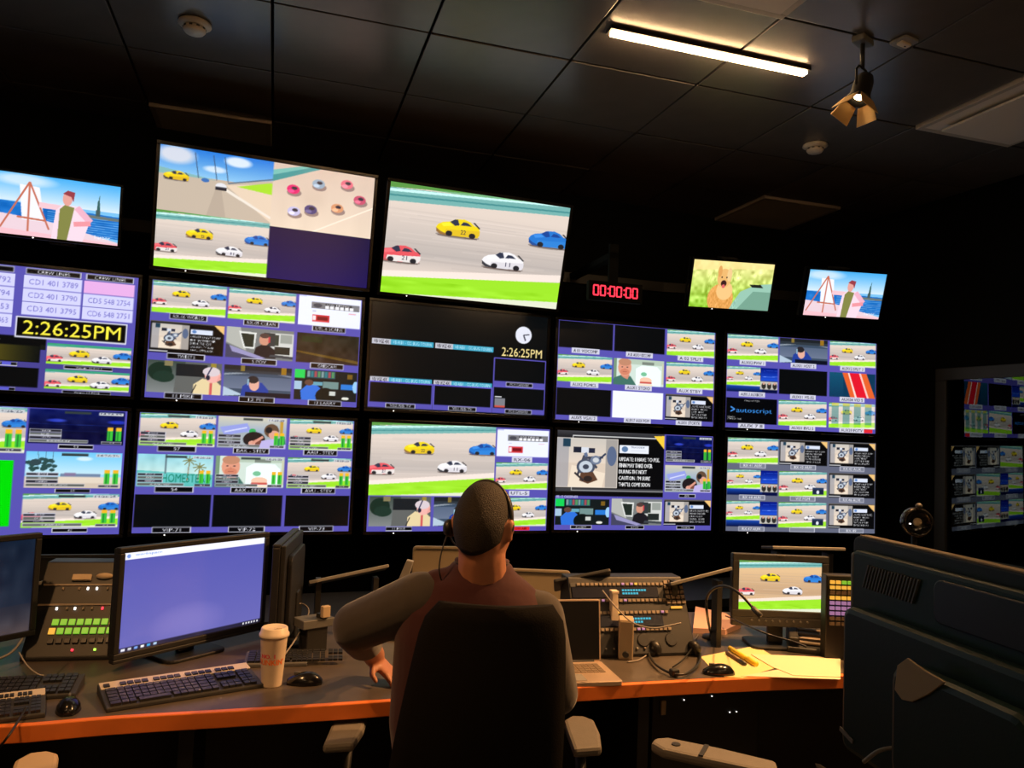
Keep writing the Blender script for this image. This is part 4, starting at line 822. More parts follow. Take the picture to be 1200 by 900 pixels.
# headset lying on the desk
p = P(790, 776); t = thing('wired_headset', 'wired headset lying on the desk in front of the intercom panel', 'headset', (p.x, p.y, .73))
ring = [P(a, b)-p+Vector((0, 0, .012)) for a, b in ((762, 762), (761, 772), (770, 784), (786, 793), (803, 794), (818, 783), (820, 769), (812, 756))]
G().tube(spline([Vector((q.x, q.y, .012)) for q in ring], 5), .0045).build('headband', 'bcable', t, True)
for (a, b, s_) in ((768, 768, 1), (814, 768, 1)):
    q = P(a, b)-p; g = G(); g.X = Matrix.Translation((q.x, q.y, .028)) @ Matrix.Rotation(R(70), 4, 'Y'); g.lathe([(0, -.014), (.024, -.014), (.028, -.008), (.028, .004), (.022, .012), (0, .013)], 20); g.build('ear_cup', 'key', t, True)
q = P(790, 793)-p; G().box((q.x, q.y, .014), (.03, .024, .024)).build('headband_pad', 'key', t, bev=.005)
G().tube(spline([Vector((P(a, b).x-p.x, P(a, b).y-p.y, z)) for a, b, z in ((812, 768, .03), (800, 780, .02), (788, 786, .012))], 5), .0025).build('microphone_boom', 'bcable', t, True)
def cord(lab, pts, r, m, name='cable', cat='cable'):
    pts = [Vector(q) for q in pts]; b = pts[0]; o = G().tube(spline([q-b for q in pts], 6), r, 6).build(name, m, None, True); o.location = b; return tag(o, lab, cat)
def D(px, py, z=.734): q = P(px, py); return Vector((q.x, q.y, z))
cord('thin grey cable crossing the desk from the beige box to the headset', [D(735, 777), D(748, 775), D(762, 768), D(785, 768), D(802, 764), D(815, 750), D(818, 745)], .0025, 'cable')
cord('pale cable looping over the face of the intercom panel', [K(706, 692, 2.53), K(722, 712, 2.49), K(742, 730, 2.46), K(765, 736, 2.45), K(785, 733, 2.46), K(798, 730, 2.47)], .0025, 'cable')
cord('thin pale cable crossing down onto the headset from the intercom panel', [D(800, 748), D(808, 755), D(818, 766), D(822, 770)], .0025, 'cable')
cord('black cable hanging off the desk at the left edge', [D(30, 842, .76), D(22, 850, .745), P(10, 862, .735)+Vector((0, -.01, 0)), P(-10, 885, .66)+Vector((0, -.02, 0))], .003, 'bcable')
cord('grey cable curving over the green key panel at left', [K(40, 716, 2.62), K(33, 735, 2.5), K(22, 755, 2.4), K(8, 768, 2.35), K(-20, 778, 2.3)], .004, 'cable')
cord('pale cable curling behind the paper cup', [D(333, 778, .76), D(348, 765, .79), D(360, 750, .83), D(352, 742, .84), D(338, 745, .84)], .0028, 'cable')
cord('thin cable over the keyboards at the left', [D(20, 792, .80), D(30, 800, .78), D(42, 806, .77), D(50, 806, .765)], .0022, 'cable')

# papers, pens
def sheet(lab, px, m, z, n=1):
    q = [P(a, b, .73) for a, b in px]; c = sum(q, Vector())/len(q)
    o = G().prism([(v_.x-c.x, v_.y-c.y) for v_ in q], 0, .0015*n).build('paper_sheet', m); o.location = (c.x, c.y, z); return tag(o, lab, 'paper')
sheet('yellow sheet of paper under the markers', [(821, 770), (886, 757), (922, 779), (870, 795), (842, 793)], 'ypaper', .7302)
sheet('cream sheet of paper at the right end of the desk', [(880, 768), (985, 772), (985, 795), (930, 793), (905, 783)], 'paper', .7320, 2)
sheet('small cream sheet sticking out at the desk edge', [(868, 793), (926, 783), (985, 792), (985, 797)], 'paper', .7312)
sheet('stack of pinkish papers beside the small race monitor', [(812, 742), (815, 716), (850, 724), (868, 736), (850, 744)], 'ppaper', .7302, 14)
t = thing('marker_pen', 'yellow marker pen lying across the yellow paper', 'pen', D(870, 772, .741)); d = (D(888, 781)-D(857, 762)); d.z = 0; L_ = d.length
t.rotation_euler = (0, 0, math.atan2(d.y, d.x)); G().tube([(-L_/2, 0, 0), (L_*.2, 0, 0)], .0085, 10).build('barrel', 'yellow', t, True); G().tube([(L_*.2, 0, 0), (L_/2, 0, 0)], .0098, 10).build('cap', 'yellow', t, True)
t = thing('marker_pen', 'brown pen lying left of the yellow marker', 'pen', D(862, 774, .738)); t.rotation_euler = (0, 0, math.atan2(d.y, d.x)); G().tube([(-.07, 0, 0), (.03, 0, 0)], .006, 10).build('barrel', 'brown', t, True); G().tube([(.03, 0, 0), (.07, 0, 0)], .007, 10).build('cap', 'key', t, True)
# gooseneck microphone and desk phone
t = thing('gooseneck_microphone', 'black gooseneck microphone arching over the papers', 'microphone', D(833, 748, .73)); b = t.location
G().lathe([(0, 0), (.035, 0), (.033, .012), (.012, .018), (0, .018)], 20).build('base', 'key', t, True)
pts = [b+Vector((0, 0, .015)), K(829, 722, 2.62), K(828, 702, 2.58), K(836, 690, 2.52), K(850, 687, 2.46), K(866, 695, 2.40), K(882, 712, 2.36)]
G().tube(spline([q-b for q in pts], 6), .0045).build('neck', 'bcable', t, True); q = pts[-1]-b; G().tube([q, q+(pts[-1]-pts[-2]).normalized()*.035], [.008, .009]).build('microphone_capsule', 'mid', t, True)
A, B = P(926, 766), P(985, 770); rz, wd = desk_frame(A, B); c = (A+B)/2; t = thing('desk_telephone', 'dark desk telephone with keypad at right end of the desk', 'telephone', (c.x, c.y, .73), rz-R(12))
G().prism([(0, 0), (0, .02), (.17, .07), (.17, 0)], -.10, .10, 'x').build('body', 'dark', t, bev=.004)
for k in range(4): G().at((0, 0, .022), rx=math.atan2(.05, .17)).box((-.02+.0, .03+k*.032, .006), (.09, .014, .008)).build('key_bar', 'keydim', t, bev=.002)
G().at((0, 0, .024), rx=math.atan2(.05, .17)).prism([(-.095, .01), (-.055, .01), (-.06, .05), (-.06, .12), (-.055, .165), (-.095, .165)], .004, .03).build('handset', 'blk', t, bev=.006)
cord('thin black cord running from the papers to the telephone', [D(850, 742, .80), K(880, 735, 2.5), K(905, 745, 2.42), K(930, 752, 2.38), K(945, 758, 2.35)], .003, 'bcable')

# dark panels and pale monitor backs of the row in front
def slab_back(lab, px0, py0, px1, py1, d0, d1, h, m, name='monitor_back', lean=0):
    A, B = K(px0, py0, d0), K(px1, py1, d1); rz, wd = desk_frame(A, B); c = (A+B)/2; zf = .72 if d0 > 2.95 else .73
    t = thing(name, lab, 'monitor', (c.x, c.y, zf), rz); z1 = c.z-zf
    g = G(); g.X = Matrix.Translation((0, 0, z1)) @ Matrix.Rotation(lean, 4, 'X'); g.prism(rrect(wd, h, .018, cy=-h/2), 0, .02, 'y'); g.build('rear_shell', m, t, bev=.004)
    g = G(); g.X = Matrix.Translation((0, 0, z1)) @ Matrix.Rotation(lean, 4, 'X'); g.box((0, -.004, -.012), (wd*.9, .006, .003)); g.build('seam', 'dark', t)
    g = G(); g.X = Matrix.Translation((0, 0, z1)) @ Matrix.Rotation(lean, 4, 'X'); g.box((0, .024, -h/2), (wd-.02, .006, h-.02)); g.build('display_side', 'bez', t)
    G().box((0, .03, max(.02, (z1-h/2)/2)), (.05, .02, max(.04, z1-h/2))).build('stand_neck', 'blk', t)
    G().box((0, .03, .006), (.2, .14, .012)).build('stand_base', 'blk', t)
    return t
slab_back('beige monitor back just left of the seated man', 484, 641, 560, 640, 3.6, 3.65, .25, 'backs')
slab_back('wide beige monitor back just right of the seated man', 588, 667, 669, 668, 3.6, 3.6, .25, 'backs')
slab_back('dark brown monitor back behind the green key panel', 36, 648, 138, 652, 3.2, 3.3, .25, 'dark')
def leaning(lab, L0, R0, dep, drop):
    rz, wd = desk_frame(L0, R0); c = (L0+R0)/2; t = thing('document_shelf', lab, 'shelf', (c.x, c.y, .73), rz); z1 = c.z-.73
    sl = math.atan2(R0.z-L0.z, wd); g = G(); g.X = Matrix.Translation((0, 0, z1)) @ Matrix.Rotation(-sl, 4, 'Y'); g.prism([(0, 0), (dep, -drop), (dep, -drop-.012), (0, -.012)], -wd/2, wd/2, 'x'); g.build('top_plate', 'dark', t, bev=.003)
    g = G(); g.X = Matrix.Translation((0, 0, z1)) @ Matrix.Rotation(-sl, 4, 'Y'); g.box((0, -.004, -.005), (wd, .008, .012)); g.build('front_lip', 'grey', t, bev=.002)
    for s_ in (-1, 1): G().box((s_*wd*.36, dep*.5, (z1-.03)/2), (.02, dep*.5, z1-.03)).build('support', 'blk', t)
leaning('dark sloping shelf with pale front lip left of the man', K(361, 681, 2.95), K(456, 661, 3.05), .10, .03)
leaning('dark sloping shelf with pale lip behind the green key panel', K(34, 684, 2.85), K(131, 665, 2.95), .10, .03)
leaning('dark sloping shelf with pale lip left of the small race monitor', K(784, 683, 2.90), K(858, 664, 2.95), .10, .03)
leaning('dark sloping shelf at the right beyond the small race monitor', K(905, 640, 3.1), K(990, 642, 3.1), .14, .02)
q = K(682, 680, 2.95); t = thing('tablet_stand', 'dark tilted tablet on an arm right of the man', 'tablet', (q.x, q.y, .73), -.35); z1 = q.z-.73
X = Matrix.Translation((0, 0, z1)) @ Matrix.Rotation(R(-13), 4, 'Y') @ Matrix.Rotation(R(-28), 4, 'X')
g = G(); g.X = X; g.prism(rrect(.22, .13, .01), -.006, .006); g.build('tablet', 'dark', t, bev=.003)
g = G(); g.X = X; g.box((0, 0, .0065), (.20, .11, .002)); g.build('screen', 'bez', t)
G().tube([(0, .03, 0), (0, .03, z1-.02)], .010).build('arm', 'blk', t, True); G().lathe([(0, 0), (.06, 0), (.06, .01), (0, .012)], 20, (0, .03)).build('base', 'blk', t, True)
t = thing('grey_bracket', 'slim grey upright bracket left of the man', 'bracket', (K(472, 672, 2.9).x, K(472, 672, 2.9).y, .73), R(-20)); z1 = K(472, 672, 2.9).z-.73
G().prism([(-.012, 0), (.012, 0), (.020, z1-.02), (.038, z1+.045), (.012, z1+.05), (-.014, z1-.02)], 0, .03, 'y').build('upright', 'grey', t, bev=.003); G().box((0, .015, .006), (.08, .1, .012)).build('foot', 'dark', t, bev=.003)
t = thing('cable_box', 'small beige connector box on the desk left of the man', 'box', D(366, 762, .73), R(20)); G().box((0, 0, .10), (.12, .08, .03)).build('tray', 'mid', t, bev=.003); G().box((.0, 0, .045), (.08, .06, .09)).build('body', 'blk', t, bev=.004); G().box((.02, -.042, .14), (.03, .02, .04)).build('connector', 'tan', t, bev=.003); G().box((.02, -.02, .115), (.03, .03, .03)).build('socket', 'blk', t)
# round speaker on a pole behind the foreground monitor
p = K(1075, 612, 2.75); t = thing('pole_speaker', 'round black speaker on a pole behind the foreground monitor', 'speaker', (p.x, p.y, .73), R(-30)); z1 = p.z-.73
g = G(); g.X = Matrix.Translation((0, 0, z1)) @ Matrix.Rotation(R(90), 4, 'X'); g.lathe([(0, -.06), (.04, -.055), (.052, -.02), (.052, .01), (.044, .016), (.040, .006), (.020, -.004), (0, -.004)], 28); g.build('housing', 'bez', t, True)
g = G(); g.X = Matrix.Translation((0, -.003, z1)) @ Matrix.Rotation(R(90), 4, 'X'); g.lathe([(0, .0), (.012, .001), (.016, -.002), (0, -.003)], 20); g.build('cone', 'tan', t, True)
g = G(); g.X = Matrix.Translation((0, -.014, z1+.058)); g.ball((0, 0, 0), .012); g.build('tweeter', 'dark', t, True)
G().box((-.03, -.017, z1-.005), (.006, .004, .004)).build('indicator_light', 'ledwhite', t); G().tube([(0, .03, 0), (0, .03, z1-.04)], .010).build('pole', 'blk', t, True); G().lathe([(0, 0), (.08, 0), (.08, .012), (0, .014)], 20, (0, .03)).build('base', 'blk', t, True)

# ------------------------------------------------------------------ foreground monitor seen from behind
A = K(1000, 627, 1.33); Bp = K(1200, 674, .985); A2 = Vector((A.x, A.y, 0)); dr = Vector((Bp.x-A.x, Bp.y-A.y, 0)).normalized(); L_ = .56; H_ = .365
c = A2+dr*L_/2; t = thing('foreground_monitor', 'large dark monitor seen from behind at right foreground', 'monitor', (c.x, c.y, .73), math.atan2(dr.y, dr.x)); zt = A.z-.73; zb = zt-H_
cz = (zt+zb)/2
G().prism(rrect(L_, H_, .014, cy=cz), .0, .022, 'y').build('front_frame', 'blk', t, bev=.003)
# rear shell: a raised housing with a recessed top channel
x0_, x1_ = -L_/2+.022, L_/2-.022
g = G(); g.prism(rrect(x1_-x0_, H_-.040, .016, cy=cz), -.020, .001, 'y'); g.build('rear_frame', 'green', t, bev=.006)
g = G(); g.prism(rrect(x1_-x0_-.05, H_-.135, .02, cy=cz-.040), -.052, -.018, 'y'); g.build('rear_shell', 'green', t, bev=.010)
for k in range(17): g = G(); g.X = Matrix.Translation((x0_+.045+k*.0072, -.0215, zt-.058)) @ Matrix.Rotation(R(20), 4, 'Y'); g.box((0, 0, 0), (.0028, .005, .040)); g.build('vent_rib', 'mid', t)
G().prism(rrect(.235, .062, .014, cx=.060, cy=zt-.062), -.0255, -.016, 'y').build('handle_recess', 'key', t, bev=.002)
G().box((x0_+.006, -.004, cz), (.010, .034, H_-.05)).build('side_strip', 'grey', t, bev=.004)  # lighter grey strip, the left edge highlight put into its colour
G().box((0, .011, zt+.001), (L_-.03, .018, .003)).build('top_strip', 'tan', t, bev=.001)
G().prism(rrect(.24, .17, .03, cx=.05, cy=cz-.050), -.085, -.050, 'y').build('hinge_cover', 'green', t, bev=.01)
g = G(); g.X = Matrix.Translation((-.020, -.0885, cz+.012)); g.prism([(-.035, -.015), (-.03, .02), (-.01, .036), (.02, .03), (.06, .026), (.03, .0), (.0, -.02), (-.02, -.024)], 0, .004, 'y'); g.build('torn_label', 'tan', t, bev=.001)  # irregular tan patch on the hinge cover
G().at((x0_+.045, -.054, zb+.055), ry=R(14)).box((0, 0, 0), (.034, .002, .007)).build('serial_sticker', 'grey', t)
G().box((.05, -.06, zb/2), (.09, .03, zb)).build('stand_neck', 'blk', t, bev=.004); G().prism(rrect(.26, .2, .03, cx=.05, cy=-.04), 0, .014).build('stand_base', 'blk', t, bev=.004)
picture('screen', L_-.03, H_-.03, spreads, t, 64, 40).matrix_local = Matrix.Translation((0, .0232, cz)) @ Matrix.Rotation(R(180), 4, 'Z')
sd = thing('side_desk', 'black side desk under the foreground monitor', 'desk', (c.x+.12, c.y-.05, 0), math.atan2(dr.y, dr.x))
G().box((0, .1, .71), (.8, .62, .04)).build('worktop', 'blk', sd, bev=.004)
for s_ in (-1, 1):
    for q in (-.17, .37): G().box((s_*.37, q, .345), (.04, .04, .69)).build('leg', 'blk', sd)
cord('thin cable loop below the foreground monitor', [K(1012, 893, 1.15), K(1030, 880, 1.13), K(1052, 876, 1.12), K(1075, 878, 1.1), K(1080, 900, 1.1)], .003, 'cable')

# ------------------------------------------------------------------ chairs
def office_chair(lab, loc, rz, back_h=1.10, wt=.175, wb=.220, arms=((-.36, .0), (.30, .0)), armz=.64, padlen=.25, skew=0):
    t = thing('office_chair', lab, 'chair', (loc[0], loc[1], 0), rz)          # faces +y
    g = G(); rs = []
    for k in range(15):
        u = k/14; z = .56+(back_h-.56)*u; hw = wb+(wt-wb)*u**1.5; 
        if u > .88: hw -= .030*((u-.88)/.12)**2
        yb = -.02*math.sin(u*math.pi)-.05*u+.02
        row = []
        n = 12
        for i in range(n+1): a = -1+2*i/n; row.append((a*hw+skew*u, yb-.045*(1-a*a)-.012*(1-abs(a)**6), z))
        for i in range(n, -1, -1): a = -1+2*i/n; row.append((a*hw+skew*u, yb+.012*(1-abs(a)**6)-.045*(1-a*a)+.012, z))
        rs.append(row)
    g.rings(rs); g.build('backrest', 'mesh', t, True)
    G().prism(rrect(.48, .46, .08, 6, cy=.26), .43, .50).build('seat', 'mesh', t, bev=.02)
    G().tube([(0, -.085, .66), (0, -.09, .60), (0, -.06, .50), (0, .05, .42)], .022).build('back_support', 'mesh', t, True)
    G().tube([(0, .22, .43), (0, .22, .12)], [.03, .024]).build('gas_lift', 'metal', t, True)
    for k in range(5):
        a = R(90+72*k); x, y = .29*math.cos(a), .22+.29*math.sin(a); G().tube([(0, .22, .11), (x, y, .075)], [.026, .016]).build('base_leg', 'blk', t, True)
        g = G(); g.at((x, y, .032), rz=a).lathe([(0, 0)]*1+[(.0, 0)]) if False else None
        g = G(); g.X = Matrix.Translation((x, y, .032)) @ Matrix.Rotation(R(90), 4, 'X'); g.lathe([(0, -.02), (.026, -.02), (.031, -.012), (.031, .012), (.026, .02), (0, .02)], 16); g.build('caster', 'blk', t, True)
    for (x, yo) in arms:
        s_ = 1 if x > 0 else -1
        g = G(); g.X = Matrix.Translation((x, .24+yo, armz)); g.prism([(-.045*s_ if False else -.040, -padlen/2), (.040, -padlen/2+.02), (.050, 0), (.046, padlen/2-.03), (.02, padlen/2), (-.02, padlen/2), (-.046, padlen/2-.04), (-.045, 0)], 0, .028); g.build('armrest_pad', 'pad', t, bev=.010)
        G().tube([(x*.98, .24+yo, armz), (x*.98, .22+yo*.5, armz-.12), (s_*.26, .22, .46), (s_*.14, .22, .43)], .016).build('armrest_bracket', 'blk', t, True)
    return t
az = math.atan2(ray(565, 650).x, ray(565, 650).y)
cb = K(557, 800, 1.92)
chair = office_chair('black office chair occupied by the man in maroon shirt', (cb.x, cb.y), -az, arms=((-.36, .04), (.315, .06)), armz=.645, skew=.043, wt=.172)
# a chair at right, turned left, its armrest under the desk edge
pa = P(838, 884, .69); dv = P(790, 874, .69)-P(905, 899, .69); ca = math.atan2(dv.y, dv.x)-R(90)
off = Matrix.Rotation(ca, 3, 'Z') @ Vector((.30, .24, 0)); ch = office_chair('grey armed office chair turned sideways behind the foreground monitor', (pa.x-off.x, pa.y-off.y), ca, back_h=.78, arms=((-.30, 0), (.30, 0)), armz=.665, padlen=.34)
for s_ in (-1,): G().box((.30, .27, .6945), (.08, .012, .003)).build('pad_seam', 'blk', ch); G().lathe([(0, 0), (.012, 0), (.012, .003), (0, .003)], 14, (.30, .345)).build('pad_button', 'blk', ch).location = (0, 0, .693)
pa = P(45, 882, .69); ca = R(4); off = Matrix.Rotation(ca, 3, 'Z') @ Vector((.30, .24+.12, 0)); ch = office_chair('tan armed office chair at bottom left, only its armrest tip showing', (pa.x-off.x, pa.y-off.y), ca, back_h=.98, arms=((-.30, 0), (.30, 0)), armz=.665)
for o in ch.children:
    if o.name.startswith('armrest_pad'): o.data = o.data.copy(); o.data.materials[0] = M['tan']

# ------------------------------------------------------------------ the seated man
def remesh(g, name, m, parent, base, vox=.006, smooth=6, label_=None):
    me = g.mesh(name); ob = bpy.data.objects.new(name, me); col.objects.link(ob)
    r_ = ob.modifiers.new('r', 'REMESH'); r_.mode = 'VOXEL'; r_.voxel_size = vox
    if smooth: s_ = ob.modifiers.new('s', 'SMOOTH'); s_.factor = .5; s_.iterations = smooth
    dg = bpy.context.evaluated_depsgraph_get(); nm = bpy.data.meshes.new_from_object(ob.evaluated_get(dg)); bpy.data.objects.remove(ob)
    nm.transform(Matrix.Translation(-base)); nm.materials.clear(); nm.materials.append(M[m]); nm.polygons.foreach_set('use_smooth', [True]*len(nm.polygons))
    return link(name, nm, parent, 0, label_)
FV = Vector((math.sin(az), math.cos(az), 0)); RV = Vector((math.cos(az), -math.sin(az), 0)); ZV = Vector((0, 0, 1))
def limb(g, pts, rr):
    pts = [Vector(p) for p in pts]
    for p, r in zip(pts, rr): g.ball(p, r*.995, 14, 10)
    for i in range(len(pts)-1): g.tube([pts[i], pts[i+1]], [rr[i], rr[i+1]], 14)
def torso(g, rows, ex=0):
    rs = []
    for (c, hw, hd) in rows:
        rs.append([tuple(c+RV*(hw+ex)*math.copysign(abs(math.cos(a))**.85, math.cos(a))+FV*(hd+ex)*math.sin(a)) for a in [2*math.pi*i/28 for i in range(28)]])
    g.rings(rs)
DM = 2.10
hipc = K(563, 800, DM); hipc.z = .56
base = Vector((hipc.x, hipc.y, 0))
man = thing('person', 'man in maroon shirt with charcoal sleeves seated at the desk, back to us', 'person', base)
def lv(px, py, d=DM): return K(px, py, d)
ctr = lambda px, z, d=DM: Vector((K(px, 700, d).x, K(px, 700, d).y, z))
rows = [(ctr(563, .52, 2.06), .16, .12), (ctr(562, .62, 2.06), .190, .125), (ctr(556, .74, 2.08), .200, .12), (ctr(556, .86, 2.10), .200, .125), (ctr(559, .96, 2.10), .205, .125), (ctr(560, 1.04, 2.10), .195, .11), (ctr(561, 1.085, 2.10), .15, .09), (ctr(562, 1.118, 2.105), .080, .066), (ctr(563, 1.15, 2.11), .06, .06)]
shL, elL, wrL = lv(492, 703, 2.09), lv(418, 734, 2.17), lv(440, 768, 2.42)
shR, elR, wrR = lv(632, 722, 2.10), lv(652, 812, 2.14), lv(625, 800, 2.42)
wrR.z = .80; hc = K(567, 617, 2.07); HA = az+R(24)
HF = Vector((math.sin(HA), math.cos(HA), 0)); HR = Vector((math.cos(HA), -math.sin(HA), 0))
HT = Matrix((HR, HF, ZV)).transposed().to_4x4(); HT = Matrix.Translation(hc) @ HT @ Matrix.Rotation(R(-10), 4, 'X')
def headpt(a, b, s=1.0):                                   # a: around (0 = face), b: polar from the crown
    z = math.cos(b); sb = math.sin(b)**.80; x = sb*math.sin(a); y = sb*math.cos(a)
    rx, ry, rz = .0765, .095, .115
    if z < 0: rx *= 1-.14*(-z)**1.3; ry *= 1-.12*(-z)
    if z < 0 and y < 0: ry *= 1-.18*(-z)
    return Vector((x*rx*s, y*ry*s, z*rz*s))
g = G()
torso(g, rows)
limb(g, [shL, elL, wrL], [.058, .045, .030]); limb(g, [shR, elR, wrR], [.058, .045, .030])
limb(g, [ctr(565, 1.09, 2.10), hc+Vector((0, 0, -.07))-HF*.005], [.070, .064])
g.X = HT; g.rings([[tuple(headpt(2*math.pi*i/32, math.pi*(k+.05)/18.1)) for i in range(32)] for k in range(19)])
g.ball((0, .097, -.022), (.013, .018, .020)); g.tube([(0, .088, .012), (0, .106, -.02)], [.007, .010]); g.ball((0, .075, -.085), (.030, .022, .022)); g.ball((0, .090, -.052), (.024, .010, .008))
for s_ in (-1, 1):
    g.ball((s_*.030, .083, .022), (.018, .010, .006)); g.ball((s_*.040, .062, -.020), (.020, .020, .020))
    g.ball((s_*.080, -.006, -.005), (.007, .017, .028)); g.ball((s_*.086, -.012, .006), (.006, .016, .022)); g.ball((s_*.082, -.004, -.027), (.006, .010, .010))
g.X = Matrix.Identity(4)
# hands: palm, four fingers and a thumb each
def hand(g, wr, fdir, side, curl, lay):
    fdir = fdir.normalized(); side = (side-fdir*side.dot(fdir)).normalized(); nrm = fdir.cross(side)
    if nrm.z > 0: nrm = -nrm                                # towards the palm
    palm = wr+fdir*.045
    for a in (-.026, -.009, .009, .026):
        g.tube([wr+side*a*.6, wr+fdir*.085+side*a], [.014, .011], 10); g.ball(wr+fdir*.085+side*a, .0115); g.ball(wr+fdir*.03+side*a*.8, .015)
    for k, (a, L) in enumerate(((-.029, .062), (-.010, .076), (.010, .082), (.028, .072))):
        p = wr+fdir*.085+side*a; d = fdir.copy(); pts = [p]
        for sgm, f in enumerate((.45, .3, .25)):
            d = (Matrix.Rotation(0, 3, 'Z') @ (d*math.cos(curl)+nrm*math.sin(curl))).normalized(); pts.append(pts[-1]+(d+side*a*2.2*(1-sgm*.3)).normalized()*L*f)
        limb(g, pts, [.0095, .0085, .0078, .007])
    p = wr+fdir*.022+side*.026; limb(g, [wr+fdir*.01+side*.015, p+side*.012+fdir*.012, p+side*.032+fdir*.035+nrm*.012, p+side*.038+fdir*.060+nrm*.016], [.014, .012, .010, .008])
wrLh = P(438, 772, .79); wrL = Vector((wrLh.x, wrLh.y, .79))
limb(g, [elL, wrL], [.045, .028])
hd_dir = (P(466, 797, .745)-wrL); hand(g, wrL, hd_dir, -(P(400, 778)-P(440, 776)) if False else (P(425, 783)-P(440, 772)), .22, 0)
hand(g, wrR, (FV*.6-RV*.5)+Vector((0, 0, -.35)), RV*-1+FV*-.3, .25, 0)
hips = [ctr(545, .55, 2.1), ctr(583, .55, 2.1)]; kn = [h+FV*.42+RV*s_*.06+Vector((0, 0, -.03)) for h, s_ in zip(hips, (-1, 1))]; an = [Vector((k.x, k.y, .09))+FV*.03 for k in kn]
for h, k, a in zip(hips, kn, an): limb(g, [h, k, a], [.085, .058, .04]); 
remesh(g, 'body', 'skin', man, base, .0065, 3)
# shirt
g = G(); torso(g, rows[:-2]+[(ctr(560, 1.112, 2.105), .125, .082), (ctr(563, 1.140, 2.11), .078, .068), (ctr(563, 1.162, 2.115), .068, .062)], .014); limb(g, [ctr(520, 1.06, 2.1), shL+RV*.02], [.055, .062]); limb(g, [ctr(548, 1.105, 2.105), ctr(512, 1.088, 2.1)], [.055, .055]); limb(g, [ctr(580, 1.10, 2.105), ctr(612, 1.062, 2.1)], [.052, .052])
o = remesh(g, 'shirt', 'shirt', man, base, .008, 5)
g = G(); mdL = elL.lerp(wrL, .42)
limb(g, [ctr(528, 1.085, 2.10), shL+RV*.01], [.046, .077]); limb(g, [shL, elL], [.077, .070]); limb(g, [elL, mdL], [.070, .058])
remesh(g, 'sleeve', 'sleeve', man, base, .008, 5, 'charcoal sleeve raised to the left')
g = G(); limb(g, [ctr(600, 1.065, 2.10), shR+Vector((0, 0, .0))], [.048, .070]); limb(g, [shR, elR, elR.lerp(wrR, .4)], [.070, .062, .052])
remesh(g, 'sleeve', 'sleeve', man, base, .008, 5, 'charcoal sleeve hanging at the right')
g = G(); cr = [tuple(Vector((K(563, 700, 2.105).x, K(563, 700, 2.105).y, 1.168))+RV*.068*math.cos(a)+FV*.070*math.sin(a)+ZV*(-.006*math.sin(a))) for a in [2*math.pi*i/30 for i in range(31)]]
g.tube([Vector(q)-base for q in cr], .008, 8); g.build('collar', 'shirt', man, True)
g = G()
for h, k, a in zip(hips, kn, an): limb(g, [h+Vector((0, 0, .0)), k, a+Vector((0, 0, .03))], [.098, .072, .056])
g.ball(ctr(563, .55, 2.07), (.17, .14, .10)); remesh(g, 'trousers', 'jeans', man, base, .012, 3)
for a in an:
    g = G(); q = a-base; g.ball((q.x+FV.x*.06, q.y+FV.y*.06, .05), (.055, .055, .05)); 
    for u in range(4): g.ball((q.x+FV.x*(.02+.045*u), q.y+FV.y*(.02+.045*u), .042-.004*u), (.046, .046, .042-.004*u))
    g.build('shoe', 'shoe', man, True)
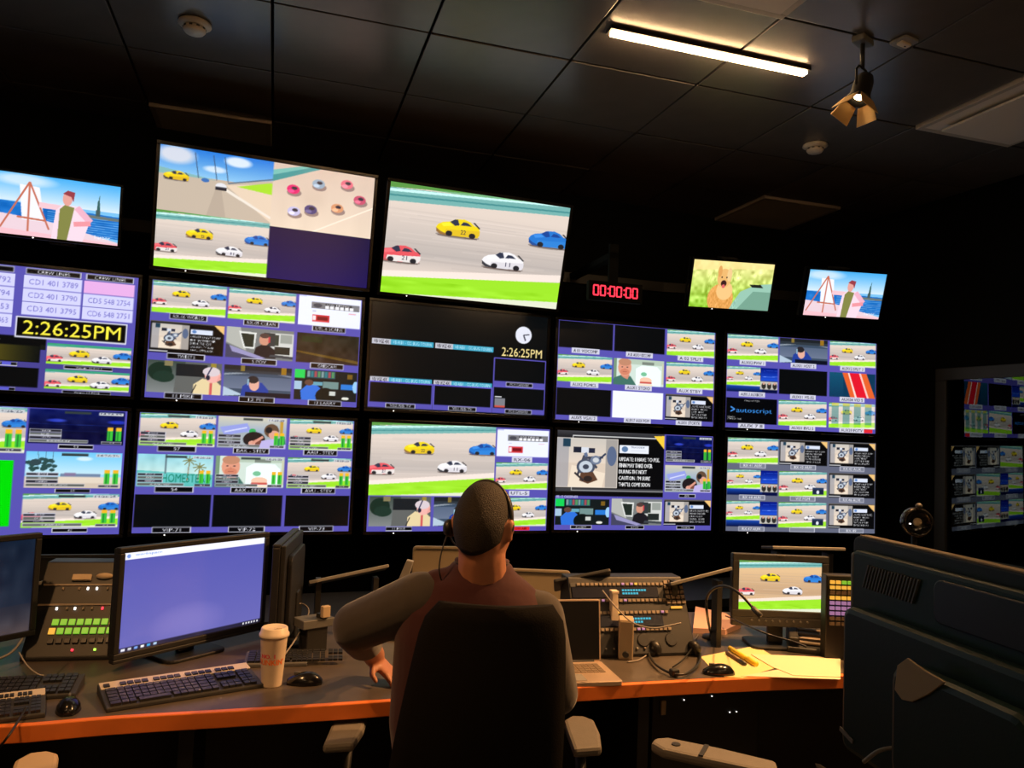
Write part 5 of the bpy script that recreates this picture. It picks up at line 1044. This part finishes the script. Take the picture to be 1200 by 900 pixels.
# hair: cropped shell over crown, back and nape
g = G(); rs = []; Bn = 16
for k in range(Bn+1):
    row = []
    for i in range(48):
        a = 2*math.pi*i/48; fr = (math.cos(a)+1)/2                # 1 at the face
        lim = R(133)*(1-fr)+R(58)*fr
        if abs(math.sin(a)) > .75 and math.cos(a) > -.35: lim = min(lim, R(88))
        b = lim*k/Bn+.002; row.append(headpt(a, b, 1.045-.03*(k/Bn)**6)+Vector((0, -.002, 0)))
    rs.append([tuple(q) for q in row])
rs2 = [[tuple(Vector(q)*.93) for q in r_] for r_ in rs]
g.rings(rs+rs2[::-1]); o = g.build('hair', 'hair', man, True); o.matrix_local = Matrix.Translation(-base) @ HT
for s_ in (-1, 1):
    g = G(); g.ball((s_*.030, .086, .002), .010); g.build('eye', 'eye', man, True).matrix_local = Matrix.Translation(-base) @ HT
    g = G(); g.ball((s_*.030, .0955, .002), (.0045, .0015, .0045)); g.build('pupil', 'key', man, True).matrix_local = Matrix.Translation(-base) @ HT
g = G(); g.ball((0, .097, -.052), (.020, .006, .0045)); g.build('lips', mat('lip_skin', (.5, .15, .12), .5), man, True).matrix_local = Matrix.Translation(-base) @ HT
# headset worn by the man (one ear cup on the left ear)
hs = thing('worn_headset', 'thin black headset on the seated man, ear cup on his left ear', 'headset', hc, -HA)
hs.matrix_world = HT
g = G(); g.tube([(-.085*math.cos(a), -.012, .0+.1225*math.sin(a)) for a in [R(-4)+R(188)*k/28 for k in range(29)]], .0045, 8); g.build('headband', 'key', hs, True)
g = G(); g.X = Matrix.Translation((-.095, -.008, -.012)) @ Matrix.Rotation(R(90), 4, 'Y'); g.lathe([(0, -.014), (.020, -.013), (.024, -.004), (.024, .008), (0, .010)], 20); g.build('ear_cup', 'key', hs, True)
g = G(); g.ball((.086, -.012, .004), (.006, .010, .016)); g.build('temple_pad', 'key', hs, True)
g = G(); g.tube(spline([(-.10, .0, -.03), (-.098, .04, -.055), (-.075, .085, -.07), (-.04, .115, -.065)], 6), .0022, 6); g.build('microphone_boom', 'key', hs, True)
g = G(); g.tube(spline([(-.10, -.015, -.035), (-.103, -.03, -.09), (-.098, -.03, -.14), (-.085, .02, -.19)], 6), .0022, 6); g.build('headset_cord', 'key', hs, True)

for o in [q for q in bpy.data.objects if q.parent is None and q.get('category')]:
    for key_, gname in (('ceiling_panel', 'square ceiling panels'), ('light_strip', 'warm ceiling light strips'), ('smoke_detector', 'ceiling smoke detectors'), ('computer_keyboard', 'keyboards on the desk'), ('computer_mouse', 'mice on the desk'), ('office_chair', 'office chairs'), ('paper_sheet', 'papers on the desk'), ('marker_pen', 'pens on the papers'), ('monitor_back', 'monitor backs in the row ahead'), ('document_shelf', 'sloping shelves behind the desk'), ('cable', 'loose cables'), ('desktop_monitor', 'monitors on the desk')):
        if o.name.split('.')[0] == key_ and not o.get('group'): o['group'] = gname
